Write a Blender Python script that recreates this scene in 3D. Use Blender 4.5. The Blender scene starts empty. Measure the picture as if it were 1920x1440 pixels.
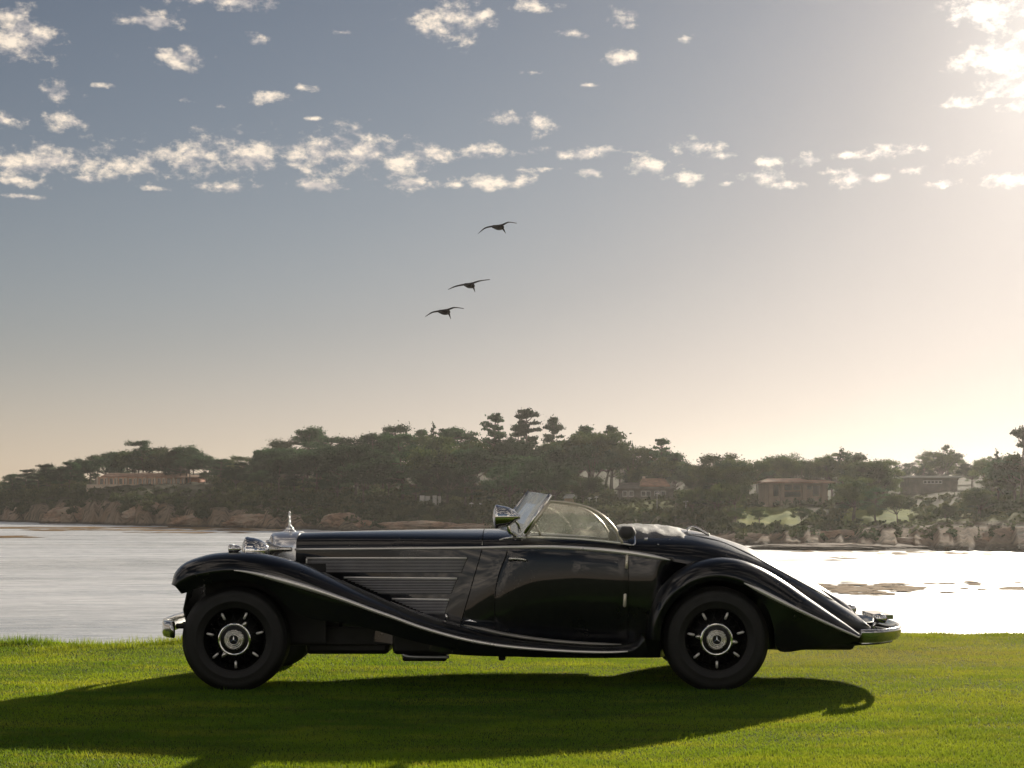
import bpy, bmesh, math, random
import numpy as np
from mathutils import Vector, noise as mnoise

R = math.radians
random.seed(7)
rng = np.random.default_rng(7)
SC = bpy.context.scene
COL = SC.collection

# ------------------------------------------------------------------ camera
F, CX, HY = 2827.0, 996.0, 955.0          # focal length, principal point (photo pixels, 1920 wide)
CZ = 1.24                                  # eye height over the lawn
cam = bpy.data.cameras.new('camera'); cam_o = bpy.data.objects.new('camera', cam); COL.objects.link(cam_o)
cam_o.location = (0, 0, CZ); cam_o.rotation_euler = (R(90), 0, 0)
cam.sensor_width = 36; cam.lens = 36 * F / 1920
cam.shift_x = (960 - CX) / 1920; cam.shift_y = (HY - 720) / 1920
cam.clip_start = 0.1; cam.clip_end = 6000
SC.camera = cam_o

# ------------------------------------------------------------------ light
SUN_AZ, SUN_EL = R(22.0), R(16.8)
sd = Vector((math.sin(SUN_AZ) * math.cos(SUN_EL), math.cos(SUN_AZ) * math.cos(SUN_EL), math.sin(SUN_EL)))
sun = bpy.data.lights.new('sun', 'SUN'); sun_o = bpy.data.objects.new('sun', sun); COL.objects.link(sun_o)
sun.energy = 4.8; sun.angle = R(0.6); sun.color = (1, 0.9, 0.74)
sun_o.rotation_euler = (-sd).to_track_quat('-Z', 'Y').to_euler(); sun_o.location = (30, 60, 40)

SC.view_settings.view_transform = 'Standard'; SC.view_settings.look = 'None'
SC.view_settings.exposure = 0.35; SC.view_settings.gamma = 1
SC.render.engine = 'CYCLES'
SC.cycles.use_denoising = True
SC.cycles.max_bounces = 8; SC.cycles.transparent_max_bounces = 12; SC.cycles.volume_bounces = 1
SC.cycles.sample_clamp_indirect = 6
SC.cycles.caustics_reflective = False; SC.cycles.caustics_refractive = False


class NG:
    """tiny node-graph writer"""
    def __init__(s, tree): s.t = tree; s.n = tree.nodes; s.l = tree.links
    def link(s, a, b): s.l.new(a, b)
    def node(s, typ, ins=(), **kw):
        n = s.n.new(typ)
        for k, v in kw.items(): setattr(n, k, v)
        for k, v in (ins.items() if isinstance(ins, dict) else enumerate(ins)):
            if v is None: continue
            if isinstance(v, bpy.types.NodeSocket): s.l.new(v, n.inputs[k])
            else: n.inputs[k].default_value = v
        return n
    def m(s, op, a, b=None, c=None, clamp=False):
        return s.node('ShaderNodeMath', (a, b, c), operation=op, use_clamp=clamp).outputs[0]
    def v(s, op, a, b=None, c=None):
        n = s.node('ShaderNodeVectorMath', (a, b, c), operation=op)
        return n.outputs['Value'] if op in ('LENGTH', 'DOT_PRODUCT') else n.outputs[0]
    def mixc(s, f, a, b, blend='MIX'):
        n = s.node('ShaderNodeMix', data_type='RGBA', blend_type=blend)
        for i, v in ((0, f), (6, a), (7, b)):
            if isinstance(v, bpy.types.NodeSocket): s.l.new(v, n.inputs[i])
            else: n.inputs[i].default_value = v if i == 0 else (*v, 1)
        return n.outputs[2]
    def ss(s, x, lo, hi, a=0.0, b=1.0):
        return s.node('ShaderNodeMapRange', (x, lo, hi, a, b), interpolation_type='SMOOTHSTEP').outputs[0]
    def noise(s, vec, scale, detail=4, rough=0.55, dist=0.0):
        return s.node('ShaderNodeTexNoise', {'Vector': vec, 'Scale': scale, 'Detail': detail, 'Roughness': rough, 'Distortion': dist}).outputs[0]


def azel(px, py):
    az = math.atan((px - CX) / F)
    return az, math.atan((HY - py) / F * math.cos(az))


W = bpy.data.worlds.new('World'); SC.world = W; W.use_nodes = True
W.node_tree.nodes.clear()
g = NG(W.node_tree)
sky = g.node('ShaderNodeTexSky', sky_type='NISHITA', sun_disc=False, sun_elevation=SUN_EL, sun_rotation=SUN_AZ,
             air_density=1.0, dust_density=0.16, ozone_density=1.0, altitude=20)
tc = g.node('ShaderNodeTexCoord'); D = tc.outputs['Generated']
sep = g.node('ShaderNodeSeparateXYZ', (D,))
dx, dy, dz = sep.outputs
az = g.m('ARCTAN2', dx, dy); el = g.m('ARCSINE', dz)
cosg = g.v('DOT_PRODUCT', D, tuple(sd))
ang = g.m('ARCCOSINE', g.m('MINIMUM', cosg, 0.99999))
SKY_K = 0.05
base = g.v('SCALE', sky.outputs[0]); base.node.inputs['Scale'].default_value = SKY_K
base = g.v('MULTIPLY', g.node('ShaderNodeGamma', (g.v('MULTIPLY', base, (2.06, 1.90, 1.84)), 1.58)).outputs[0], (0.52, 0.52, 0.51))
lowk = g.m('EXPONENT', g.m('MULTIPLY', g.m('ABSOLUTE', el), -1 / 0.16))
base = g.v('MULTIPLY', base, g.v('ADD', (1, 1, 1), g.v('MULTIPLY', g.node('ShaderNodeCombineXYZ', (lowk, lowk, lowk)).outputs[0], (0.03, -0.18, -0.02))))
base = g.v('MULTIPLY', base, (1.24, 1.19, 1.18))
hi = g.v('DIVIDE', base, (0.60, 0.515, 0.48))
base = g.v('DIVIDE', base, g.node('ShaderNodeGamma', (g.v('MULTIPLY_ADD', hi, hi, (1, 1, 1)), 0.5)).outputs[0])   # highlights roll off softly
base = g.node('ShaderNodeHueSaturation', {'Saturation': 0.68, 'Value': 1.0, 'Color': base}).outputs[0]
# hazy aureole about the sun: the same in every direction round it
a1 = g.m('MULTIPLY', g.m('EXPONENT', g.m('MULTIPLY', ang, -1 / 0.055)), 0.9)
a2 = g.m('MULTIPLY', g.m('EXPONENT', g.m('MULTIPLY', ang, -1 / 0.30)), 0.0)
hor = g.m('MULTIPLY', g.m('EXPONENT', g.m('MULTIPLY', g.m('ABSOLUTE', el), -1 / 0.10)), 0.03)
aur = g.node('ShaderNodeCombineColor')
c1 = g.v('SCALE', (1.0, 0.90, 0.76)); g.link(g.m('ADD', a1, a2), c1.node.inputs['Scale'])
c2 = g.v('SCALE', (1.0, 0.78, 0.56)); g.link(hor, c2.node.inputs['Scale'])
col_sky = g.v('ADD', g.v('ADD', base, c1), c2)
# clouds: broken cumulus scraps, one long street of them low over the headland
P = g.node('ShaderNodeCombineXYZ', (az, el, 0.0)).outputs[0]
BL = [(1440, 302, 34, 10), (1352, 292, 26, 8), (1475, 347, 34, 9), (1560, 322, 30, 10), (1642, 334, 34, 9), (1590, 290, 30, 9), (1365, 343, 28, 8), (1760, 345, 40, 9), (1180, 285, 26, 8), (980, 318, 24, 7), (1030, 316, 24, 7), (860, 347, 20, 8), (285, 352, 34, 7), (700, 350, 18, 6), (230, 40, 18, 8), (190, 160, 18, 7), (640, 60, 16, 6), (420, 200, 22, 7), (590, 222, 16, 5), (995, 135, 22, 6), (1100, 160, 18, 5), (40, 368, 30, 5), (40, 70, 60, 50), (20, 30, 35, 22), (290, 45, 50, 20), (320, 107, 55, 22), (440, 8, 90, 18), (480, 78, 26, 14), (110, 178, 36, 28), (125, 225, 36, 22),
      (15, 225, 40, 16), (500, 183, 40, 14), (566, 163, 24, 10), (350, 188, 26, 8), (840, 35, 66, 55), (905, 28, 40, 16), (1000, 10, 44, 16), (1172, 32, 36, 20),
      (1162, 106, 34, 18), (1285, 74, 22, 12), (955, 222, 40, 18), (1005, 230, 30, 24), (1075, 62, 26, 10),
      (30, 306, 70, 30), (110, 302, 90, 30), (230, 306, 90, 36), (350, 292, 100, 40), (450, 290, 100, 40), (560, 292, 70, 32), (670, 288, 90, 36), (750, 305, 60, 32),
      (825, 290, 36, 14), (900, 284, 46, 22), (50, 340, 60, 12), (160, 335, 40, 10), (430, 352, 70, 13), (590, 347, 90, 15), (770, 343, 75, 17), (935, 341, 80, 18),
      (1075, 288, 70, 13), (1150, 283, 36, 10), (1285, 275, 76, 20), (1220, 312, 64, 16), (1115, 323, 44, 12), (1280, 335, 46, 16), (1420, 330, 50, 15), (1520, 300, 50, 16), (1590, 338, 42, 15),
      (1680, 283, 50, 14), (1715, 318, 34, 12), (1810, 300, 52, 18), (1880, 338, 66, 14), (1850, 25, 60, 34), (1905, 100, 95, 42), (1890, 165, 70, 24), (1790, 192, 50, 14), (2050, 150, 150, 70)]
mask = None
for bx_, by_, rx, ry in BL:
    a_, e_ = azel(bx_, by_)
    if 280 < by_ < 310 and bx_ < 860: rx *= 1.15; ry *= 1.2
    sx, sy = F / rx / 1.12, F / ry / 0.92
    L_ = g.v('LENGTH', g.v('MULTIPLY_ADD', P, (sx, sy, 0), (-a_ * sx, -e_ * sy, 0)))
    mask = L_ if mask is None else g.m('MINIMUM', mask, L_)
mask = g.m('SUBTRACT', 1.0, mask)
mask = g.m('MAXIMUM', mask, -2.0)
Dn = g.v('MULTIPLY', D, (1.0, 1.0, 1.6))
n1 = g.noise(Dn, 44, 9, 0.60, 0.15)
n2 = g.noise(Dn, 120, 6, 0.62)
# cloud outside the view, laid on thicker to add fill light
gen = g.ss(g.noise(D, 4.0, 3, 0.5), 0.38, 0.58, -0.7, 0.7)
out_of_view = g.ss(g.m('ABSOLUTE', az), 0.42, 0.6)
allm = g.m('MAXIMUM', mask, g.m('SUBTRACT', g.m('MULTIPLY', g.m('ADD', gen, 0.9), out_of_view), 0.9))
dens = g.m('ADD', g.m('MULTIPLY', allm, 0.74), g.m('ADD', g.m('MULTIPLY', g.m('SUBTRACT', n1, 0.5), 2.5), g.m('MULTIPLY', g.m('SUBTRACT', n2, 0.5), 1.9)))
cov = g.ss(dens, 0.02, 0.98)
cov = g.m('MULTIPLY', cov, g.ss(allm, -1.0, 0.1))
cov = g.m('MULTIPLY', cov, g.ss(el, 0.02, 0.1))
n3 = g.noise(g.v('ADD', Dn, (0.0, 0.0, 0.010)), 44, 6, 0.60, 0.15)
shade = g.ss(g.m('SUBTRACT', n3, n1), -0.09, 0.10)
ccol = g.mixc(shade, (0.82, 0.70, 0.57), (0.50, 0.45, 0.42))
c3 = g.v('SCALE', (1.0, 0.92, 0.8)); g.link(g.m('MULTIPLY', g.m('EXPONENT', g.m('MULTIPLY', ang, -1 / 0.12)), 1.2), c3.node.inputs['Scale'])
ccol = g.v('ADD', ccol, c3)
opp = g.v('SCALE', ccol); g.link(g.ss(cosg, 0.6, -0.9, 1.0, 2.0), opp.node.inputs['Scale'])   # unseen clouds away from the sun, brightened for extra fill light
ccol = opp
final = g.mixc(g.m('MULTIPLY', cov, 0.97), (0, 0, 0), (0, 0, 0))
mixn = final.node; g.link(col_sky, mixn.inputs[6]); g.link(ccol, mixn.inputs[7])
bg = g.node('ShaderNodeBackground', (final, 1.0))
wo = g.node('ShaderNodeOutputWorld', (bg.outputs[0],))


# ------------------------------------------------------------------ helpers
def PX(px, py, Y):
    """photo pixel at depth Y -> world point"""
    return Vector(((px - CX) / F * Y, Y, CZ - (py - HY) / F * Y))


ORI = {}     # world origin of every object


def tag(o, label=None, cat=None, group=None, kind=None):
    if label: o['label'] = label
    if cat: o['category'] = cat
    if group: o['group'] = group
    if kind: o['kind'] = kind
    return o


def empty(name, loc, label, cat, group=None):
    o = bpy.data.objects.new(name, None); COL.objects.link(o)
    o.location = loc; o.empty_display_size = 0.2
    ORI[o.name] = Vector(loc)
    return tag(o, label, cat, group)


def mesh(name, vs, fs, mat, parent=None, smooth=True, solid=0.0, loc=None, recalc=True, bevel=0.0, solid_off=-1):
    """vs in world space; the mesh is stored relative to its parent's (or its own) origin"""
    o0 = ORI[parent.name] if parent is not None else Vector(loc if loc is not None else (0, 0, 0))
    vs = np.asarray([tuple(v) for v in vs] if not isinstance(vs, np.ndarray) else vs, dtype=float) - np.array(o0)
    me = bpy.data.meshes.new(name)
    me.from_pydata(vs.tolist(), [], [list(f) for f in fs])
    if recalc:
        bm = bmesh.new(); bm.from_mesh(me)
        bmesh.ops.remove_doubles(bm, verts=bm.verts, dist=1e-5)
        bmesh.ops.recalc_face_normals(bm, faces=bm.faces)
        bm.to_mesh(me); bm.free()
    me.polygons.foreach_set('use_smooth', [smooth] * len(me.polygons))
    me.materials.append(mat)
    o = bpy.data.objects.new(name, me); COL.objects.link(o)
    if parent is not None: o.parent = parent
    else: o.location = o0
    ORI[o.name] = o0
    if solid:
        md = o.modifiers.new('thick', 'SOLIDIFY'); md.thickness = solid; md.offset = solid_off
        es = o.modifiers.new('edges', 'EDGE_SPLIT'); es.split_angle = R(42)
    if bevel:
        md = o.modifiers.new('bev', 'BEVEL'); md.width = bevel; md.segments = 2; md.limit_method = 'ANGLE'
    return o


def fast_mesh(name, V, n, mat, loc=(0, 0, 0), parent=None, smooth=False):
    """V: (faces*n,3) array of separate n-gons in local space"""
    k = len(V) // n
    me = bpy.data.meshes.new(name)
    me.vertices.add(k * n); me.vertices.foreach_set('co', np.asarray(V, np.float32).ravel())
    me.loops.add(k * n); me.loops.foreach_set('vertex_index', np.arange(k * n, dtype=np.int32))
    me.polygons.add(k)
    me.polygons.foreach_set('loop_start', np.arange(0, k * n, n, dtype=np.int32))
    me.update(calc_edges=True)
    me.materials.append(mat)
    o = bpy.data.objects.new(name, me); COL.objects.link(o); o.location = loc
    if parent is not None: o.parent = parent
    ORI[o.name] = Vector(loc)
    return o


def grid_faces(nu, nv, closed_v=False):
    fs = []
    for i in range(nu - 1):
        for j in range(nv if closed_v else nv - 1):
            j2 = (j + 1) % nv
            fs.append((i * nv + j, i * nv + j2, (i + 1) * nv + j2, (i + 1) * nv + j))
    return fs


def loft(name, secs, mat, parent=None, closed=False, caps=False, **kw):
    nv = len(secs[0]); vs = [p for s in secs for p in s]
    fs = grid_faces(len(secs), nv, closed)
    if caps:
        fs.append(tuple(range(nv))); fs.append(tuple((len(secs) - 1) * nv + j for j in range(nv)))
    return mesh(name, vs, fs, mat, parent, **kw)


def catmull(pts, sub=4):
    pts = [Vector(p) for p in pts]; out = []
    for i in range(len(pts) - 1):
        p0 = pts[i - 1] if i else pts[0] * 2 - pts[1]
        p1, p2 = pts[i], pts[i + 1]
        p3 = pts[i + 2] if i + 2 < len(pts) else p2 * 2 - p1
        for k in range(sub):
            t = k / sub
            out.append(0.5 * ((2 * p1) + (p2 - p0) * t + (2 * p0 - 5 * p1 + 4 * p2 - p3) * t * t + (3 * p1 - p0 - 3 * p2 + p3) * t ** 3))
    out.append(pts[-1]); return out


def tube_geo(pts, rad, n=8, flat=1.0):
    pts = [Vector(p) for p in pts]; secs = []
    rr = rad if isinstance(rad, (list, tuple)) else [rad] * len(pts)
    if len(rr) != len(pts):
        rr = list(np.interp(np.linspace(0, 1, len(pts)), np.linspace(0, 1, len(rr)), rr))
    up = None
    for i, p in enumerate(pts):
        t = (pts[min(i + 1, len(pts) - 1)] - pts[max(i - 1, 0)]).normalized()
        if up is None:
            up = Vector((0, 0, 1)) if abs(t.z) < 0.9 else Vector((1, 0, 0))
        s = t.cross(up).normalized(); up = s.cross(t).normalized()
        secs.append([p + (s * math.cos(a) * flat + up * math.sin(a)) * rr[i] for a in [2 * math.pi * k / n for k in range(n)]])
    return secs


def tube(name, pts, rad, mat, parent, n=8, flat=1.0, **kw):
    return loft(name, tube_geo(pts, rad, n, flat), mat, parent, closed=True, caps=True, **kw)


class Geo:
    """collects shapes of ONE part"""
    def __init__(s): s.v = []; s.f = []
    def add(s, vs, fs):
        b = len(s.v); s.v += [tuple(v) for v in vs]; s.f += [tuple(b + i for i in f) for f in fs]; return s
    def box(s, x0, x1, y0, y1, z0, z1):
        return s.add([(x, y, z) for x in (x0, x1) for y in (y0, y1) for z in (z0, z1)],
                     [(0, 1, 3, 2), (4, 6, 7, 5), (0, 4, 5, 1), (2, 3, 7, 6), (0, 2, 6, 4), (1, 5, 7, 3)])
    def secs(s, secs, closed=True, caps=True):
        nv = len(secs[0]); fs = grid_faces(len(secs), nv, closed)
        if caps: fs += [tuple(range(nv)), tuple((len(secs) - 1) * nv + j for j in range(nv))]
        return s.add([p for q in secs for p in q], fs)
    def tube(s, pts, rad, n=6, flat=1.0): return s.secs(tube_geo(pts, rad, n, flat))
    def lathe(s, prof, c, axis='Y', n=32):
        """prof: list of (radius, offset along axis)"""
        secs = []
        for r, h in prof:
            ring = []
            for k in range(n):
                a = 2 * math.pi * k / n
                if axis == 'Y': ring.append((c[0] + r * math.cos(a), c[1] + h, c[2] + r * math.sin(a)))
                elif axis == 'X': ring.append((c[0] + h, c[1] + r * math.cos(a), c[2] + r * math.sin(a)))
                else: ring.append((c[0] + r * math.cos(a), c[1] + r * math.sin(a), c[2] + h))
            secs.append(ring)
        return s.secs(secs, True, False)
    def build(s, name, mat, parent=None, **kw): return mesh(name, s.v, s.f, mat, parent, **kw)


# ------------------------------------------------------------------ materials
MATS = {}


def mat(name):
    m = bpy.data.materials.new(name); m.use_nodes = True; m.node_tree.nodes.clear()
    g = NG(m.node_tree); out = g.node('ShaderNodeOutputMaterial')
    return m, g, out


def pbr(name, col, rough=0.5, metal=0.0, coat=0.0, var=0.15, scale=8.0, bump=0.0, bscale=60.0, spec=0.5, sheen=0.0):
    m, g, out = mat(name)
    tc = g.node('ShaderNodeTexCoord').outputs['Object']
    n = g.noise(tc, scale, 5)
    k = g.ss(n, 0.3, 0.7, 1 - var, 1 + var)
    c = g.v('SCALE', col); g.link(k, c.node.inputs['Scale'])
    p = g.node('ShaderNodeBsdfPrincipled', {'Base Color': c, 'Metallic': metal, 'Coat Weight': coat, 'Coat Roughness': 0.03, 'Specular IOR Level': spec,
                                            'Sheen Weight': sheen, 'Sheen Roughness': 0.4})
    g.link(g.ss(n, 0.25, 0.75, rough * 0.85, min(1, rough * 1.15)), p.inputs['Roughness'])
    if bump:
        b = g.node('ShaderNodeBump', {'Strength': bump, 'Distance': 0.01, 'Height': g.noise(tc, bscale, 4)})
        g.link(b.outputs[0], p.inputs['Normal'])
    g.link(p.outputs[0], out.inputs[0]); MATS[name] = m
    return m


PAINT = pbr('black_paint', (0.0045, 0.0055, 0.0075), 0.3, coat=1.0, var=0.1, scale=3, spec=0.12)
CHROME = pbr('chrome', (0.90, 0.90, 0.88), 0.08, metal=1.0, var=0.01, scale=2)
BUMPER = pbr('dimmed_chrome', (0.55, 0.55, 0.54), 0.12, metal=1.0, var=0.02, scale=2)  # bumper chrome, colour darkened so its reflections read as dim ground
SHELL = pbr('nickel_shell', (0.95, 0.96, 0.98), 0.22, metal=0.75, var=0.01, scale=2)
TRIM = pbr('bright_trim', (0.92, 0.90, 0.86), 0.30, metal=0.6, var=0.01, scale=2)
BRUSH = pbr('satin_nickel', (0.74, 0.72, 0.66), 0.28, metal=1.0, var=0.08, scale=40)
RUBBER = pbr('tyre_rubber', (0.007, 0.007, 0.007), 0.6, var=0.3, scale=14, bump=0.2, bscale=120)
DARK = pbr('chassis_black', (0.008, 0.008, 0.008), 0.55, var=0.4, scale=10, bump=0.2)
WHEELB = pbr('wheel_black', (0.004, 0.004, 0.004), 0.4, spec=0.3)
LEATHER = pbr('black_leather', (0.014, 0.012, 0.011), 0.42, var=0.25, scale=20, bump=0.5, bscale=90)
HOODCLOTH = pbr('top_cloth', (0.06, 0.058, 0.06), 0.55, var=0.25, scale=12, bump=0.5, bscale=140, sheen=0.6)
IVORY = pbr('ivory_frame', (0.82, 0.76, 0.62), 0.3, metal=0.5, var=0.06)
LAMPGLASS = pbr('lamp_glass', (0.55, 0.58, 0.6), 0.12, var=0.1, coat=1.0)
REDGLASS = pbr('red_lens', (0.25, 0.02, 0.015), 0.15, coat=1.0)
GRILLE = pbr('grille_backing', (0.07, 0.07, 0.075), 0.4, metal=0.4, var=0.1)
GREYM = pbr('grey_mesh', (0.62, 0.62, 0.63), 0.34, metal=0.8, var=0.1)
STEP = pbr('step_rubber', (0.30, 0.29, 0.27), 0.35, metal=0.5, var=0.1)


def glass_mat(name, dust, tint=(0.93, 0.95, 0.94)):
    m, g, out = mat(name)
    lw = g.node('ShaderNodeFresnel', {'IOR': 1.5}).outputs[0]
    tr = g.node('ShaderNodeBsdfTransparent', ((*tint, 1),)); gl = g.node('ShaderNodeBsdfGlossy', {'Color': (1, 1, 1, 1), 'Roughness': 0.02})
    f = g.m('MULTIPLY', lw, 1.3, clamp=True)
    a = g.node('ShaderNodeMixShader', (f, tr.outputs[0], gl.outputs[0]))
    tl = g.node('ShaderNodeBsdfTranslucent', ((0.8, 0.78, 0.72, 1),))
    tcx = g.node('ShaderNodeTexCoord').outputs['Object']
    d = g.ss(g.noise(tcx, 9, 5), 0.3, 0.8, dust * 0.6, dust * 1.4)
    b = g.node('ShaderNodeMixShader', (d, a.outputs[0], tl.outputs[0]))
    g.link(b.outputs[0], out.inputs[0]); return m


GLASS = glass_mat('window_glass', 0.03)
WSGLASS = glass_mat('windscreen_glass', 0.30)


def leaf_mat(name, c_dark, c_lite, trans=0.45, scale=0.25):
    m, g, out = mat(name)
    geo = g.node('ShaderNodeNewGeometry').outputs['Position']
    oi = g.node('ShaderNodeObjectInfo').outputs['Random']
    n = g.noise(geo, scale, 4, 0.6)
    c = g.mixc(g.ss(n, 0.35, 0.68), c_dark, c_lite)
    k = g.v('SCALE', c); g.link(g.ss(oi, 0, 1, 0.55, 1.65), k.node.inputs['Scale'])
    d = g.node('ShaderNodeBsdfDiffuse', (k,)); t = g.node('ShaderNodeBsdfTranslucent', (k,))
    a = g.node('ShaderNodeMixShader', (trans, d.outputs[0], t.outputs[0]))
    g.link(a.outputs[0], out.inputs[0]); return m


LEAF = leaf_mat('pine_needles', (0.020, 0.046, 0.022), (0.050, 0.092, 0.040))
LEAF2 = leaf_mat('oak_leaves', (0.030, 0.054, 0.020), (0.085, 0.112, 0.038))
SHRUB = leaf_mat('scrub_leaves', (0.030, 0.048, 0.02), (0.085, 0.092, 0.04), 0.3, 0.12)
BARK = pbr('bark', (0.075, 0.055, 0.042), 0.9, var=0.3, scale=1.5)

# ------------------------------------------------------------------ the lawn and its bank
def sstep(a, b, x):
    t = np.clip((np.asarray(x, float) - a) / (b - a), 0, 1); return t * t * (3 - 2 * t)


def lawn_edge(X):
    X = np.asarray(X, float)
    return 13.75 + 1.25 * sstep(-3.0, 2.6, X) + 0.10 * np.sin(X * 1.7) + 0.07 * np.sin(X * 4.1 + 1) + 0.05 * np.sin(X * 9.7)


def lawn_z(X, Y):
    X = np.asarray(X, float); Y = np.asarray(Y, float)
    z = 0.012 * np.sin(X * 0.9 + Y * 0.5) * np.sin(Y * 0.8 - X * 0.3)
    z = z + 0.02 * sstep(12.9, 13.8, Y) * np.sin(X * 2.3 + 0.7) + 0.03 * sstep(12.6, 13.7, Y) * sstep(-1.5, -3.5, X)
    over = np.maximum(0, Y - lawn_edge(X))
    return z - 5.0 * sstep(0, 4.5, over) - 0.25 * np.minimum(over, 1)


m, g, out = mat('turf'); TURF = m
tco = g.node('ShaderNodeTexCoord').outputs['Object']
n = g.noise(tco, 1.2, 5); n_f = g.noise(tco, 45, 4)
c = g.mixc(g.ss(n, 0.35, 0.65), (0.030, 0.052, 0.008), (0.055, 0.075, 0.012))
c = g.mixc(g.ss(n_f, 0.4, 0.7, 0, 0.5), c, (0.05, 0.075, 0.015))
p = g.node('ShaderNodeBsdfPrincipled', {'Base Color': c, 'Roughness': 0.95, 'Specular IOR Level': 0.1})
bp = g.node('ShaderNodeBump', {'Strength': 0.7, 'Distance': 0.02, 'Height': n_f}); g.link(bp.outputs[0], p.inputs['Normal'])
g.link(p.outputs[0], out.inputs[0])

xs = np.concatenate([-np.geomspace(400, 7, 26), np.linspace(-6.8, 7.6, 145), np.geomspace(8, 400, 26)])
ys = np.concatenate([-np.geomspace(400, 2, 26), np.linspace(-1, 6, 12), np.linspace(6.2, 17, 100), np.linspace(17.3, 22, 14)])
XX, YY = np.meshgrid(xs, ys, indexing='ij'); ZZ = lawn_z(XX, YY)
lawn = mesh('lawn', np.stack([XX, YY, ZZ], -1).reshape(-1, 3), grid_faces(len(xs), len(ys)), TURF, recalc=False)
tag(lawn, 'mown green lawn sloping off to the sea', 'lawn', kind='structure')

# grass blades over the part of the lawn in view
m, g, out = mat('grass_blade'); BLADE = m
gp = g.node('ShaderNodeNewGeometry').outputs['Position']
s3 = g.node('ShaderNodeSeparateXYZ', (gp,))
n1 = g.noise(g.v('MULTIPLY', gp, (0.6, 1.0, 0.0)), 0.9, 4); n2 = g.noise(gp, 120, 2); n3 = g.noise(g.v('MULTIPLY', gp, (0.35, 1.0, 0.0)), 3.2, 5, 0.6)
c = g.mixc(g.ss(n1, 0.36, 0.66), (0.075, 0.118, 0.006), (0.145, 0.178, 0.008))
c = g.mixc(g.ss(n3, 0.46, 0.66, 0, 0.75), c, (0.19, 0.185, 0.018))
n4 = g.noise(g.v('MULTIPLY', gp, (0.5, 1.4, 0.0)), 1.7, 5, 0.65)
c = g.mixc(g.ss(n4, 0.50, 0.68, 0, 0.65), c, (0.055, 0.085, 0.008))
n5 = g.noise(g.v('MULTIPLY', gp, (0.4, 1.2, 0.0)), 6.0, 4, 0.65)
c = g.mixc(g.ss(n5, 0.54, 0.70, 0, 0.5), c, (0.16, 0.12, 0.03))
c = g.mixc(g.ss(n2, 0.55, 0.75, 0, 0.6), c, (0.20, 0.19, 0.05))
# worn dry turf behind the tail of the car
dpx = g.v('LENGTH', g.v('MULTIPLY_ADD', gp, (1 / 2.6, 1 / 1.5, 0), (-3.1 / 2.6, -12.9 / 1.5, 0)))
dry = g.m('MULTIPLY', g.ss(dpx, 1.1, 0.2), g.ss(n3, 0.25, 0.6))
dry2 = g.m('MULTIPLY', g.ss(s3.outputs[1], 13.2, 14.6), g.ss(n3, 0.4, 0.6))
c = g.mixc(g.m('MINIMUM', g.m('ADD', g.m('MULTIPLY', dry, 0.85), g.m('MULTIPLY', dry2, 0.5)), 0.9), c, (0.155, 0.125, 0.045))
olive = g.m('MULTIPLY', g.ss(s3.outputs[0], -0.5, 4.5, 0.0, 0.5), g.ss(n1, 0.3, 0.6, 0.5, 1.0))
c = g.mixc(olive, c, (0.17, 0.16, 0.03))
ct = g.v('MULTIPLY', c, (2.45, 2.45, 1.8))
c = g.v('MULTIPLY', c, (0.66, 1.65, 1.45))
t = g.node('ShaderNodeBsdfTranslucent', (ct,)); d = g.node('ShaderNodeBsdfDiffuse', (c,))
gl = g.node('ShaderNodeBsdfGlossy', {'Color': (1, 1, 1, 1), 'Roughness': 0.45})
a = g.node('ShaderNodeMixShader', (0.62, d.outputs[0], t.outputs[0])); b = g.node('ShaderNodeMixShader', (0.025, a.outputs[0], gl.outputs[0]))
g.link(b.outputs[0], out.inputs[0])


def blades(X, Y, h0, h1, w, lean):
    n = len(X); Z = lawn_z(X, Y) - 0.004
    a = rng.uniform(0, 2 * np.pi, n); h = rng.uniform(h0, h1, n); wd = w * rng.uniform(0.6, 1.3, n)
    la = rng.uniform(0, 2 * np.pi, n); ll = h * lean * rng.uniform(0.1, 1, n)
    V = np.empty((n, 3, 3), np.float32)
    cx, sx = np.cos(a) * wd, np.sin(a) * wd
    V[:, 0] = np.stack([X - cx, Y - sx, Z], -1); V[:, 1] = np.stack([X + cx, Y + sx, Z], -1)
    V[:, 2] = np.stack([X + np.cos(la) * ll, Y + np.sin(la) * ll, Z + h], -1)
    return V.reshape(-1, 3)


N = 1050000
Yb = 6.5 + 9.2 * rng.random(N) ** 1.15
Xb = rng.uniform(-0.47, 0.45, N) * Yb
keep = Yb < lawn_edge(Xb) + 0.5
Xb, Yb = Xb[keep], Yb[keep]
hv = 0.75 + 0.5 * np.sin(Xb * 1.3 + 2 * np.sin(Yb * 1.1)) * np.sin(Yb * 2.1 + np.sin(Xb * 0.7))
sel = hv > 0.75
parts_ = [blades(Xb[sel], Yb[sel], 0.012, 0.025, 0.0026, 0.9), blades(Xb[~sel], Yb[~sel], 0.009, 0.020, 0.0026, 1.0)]
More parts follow.
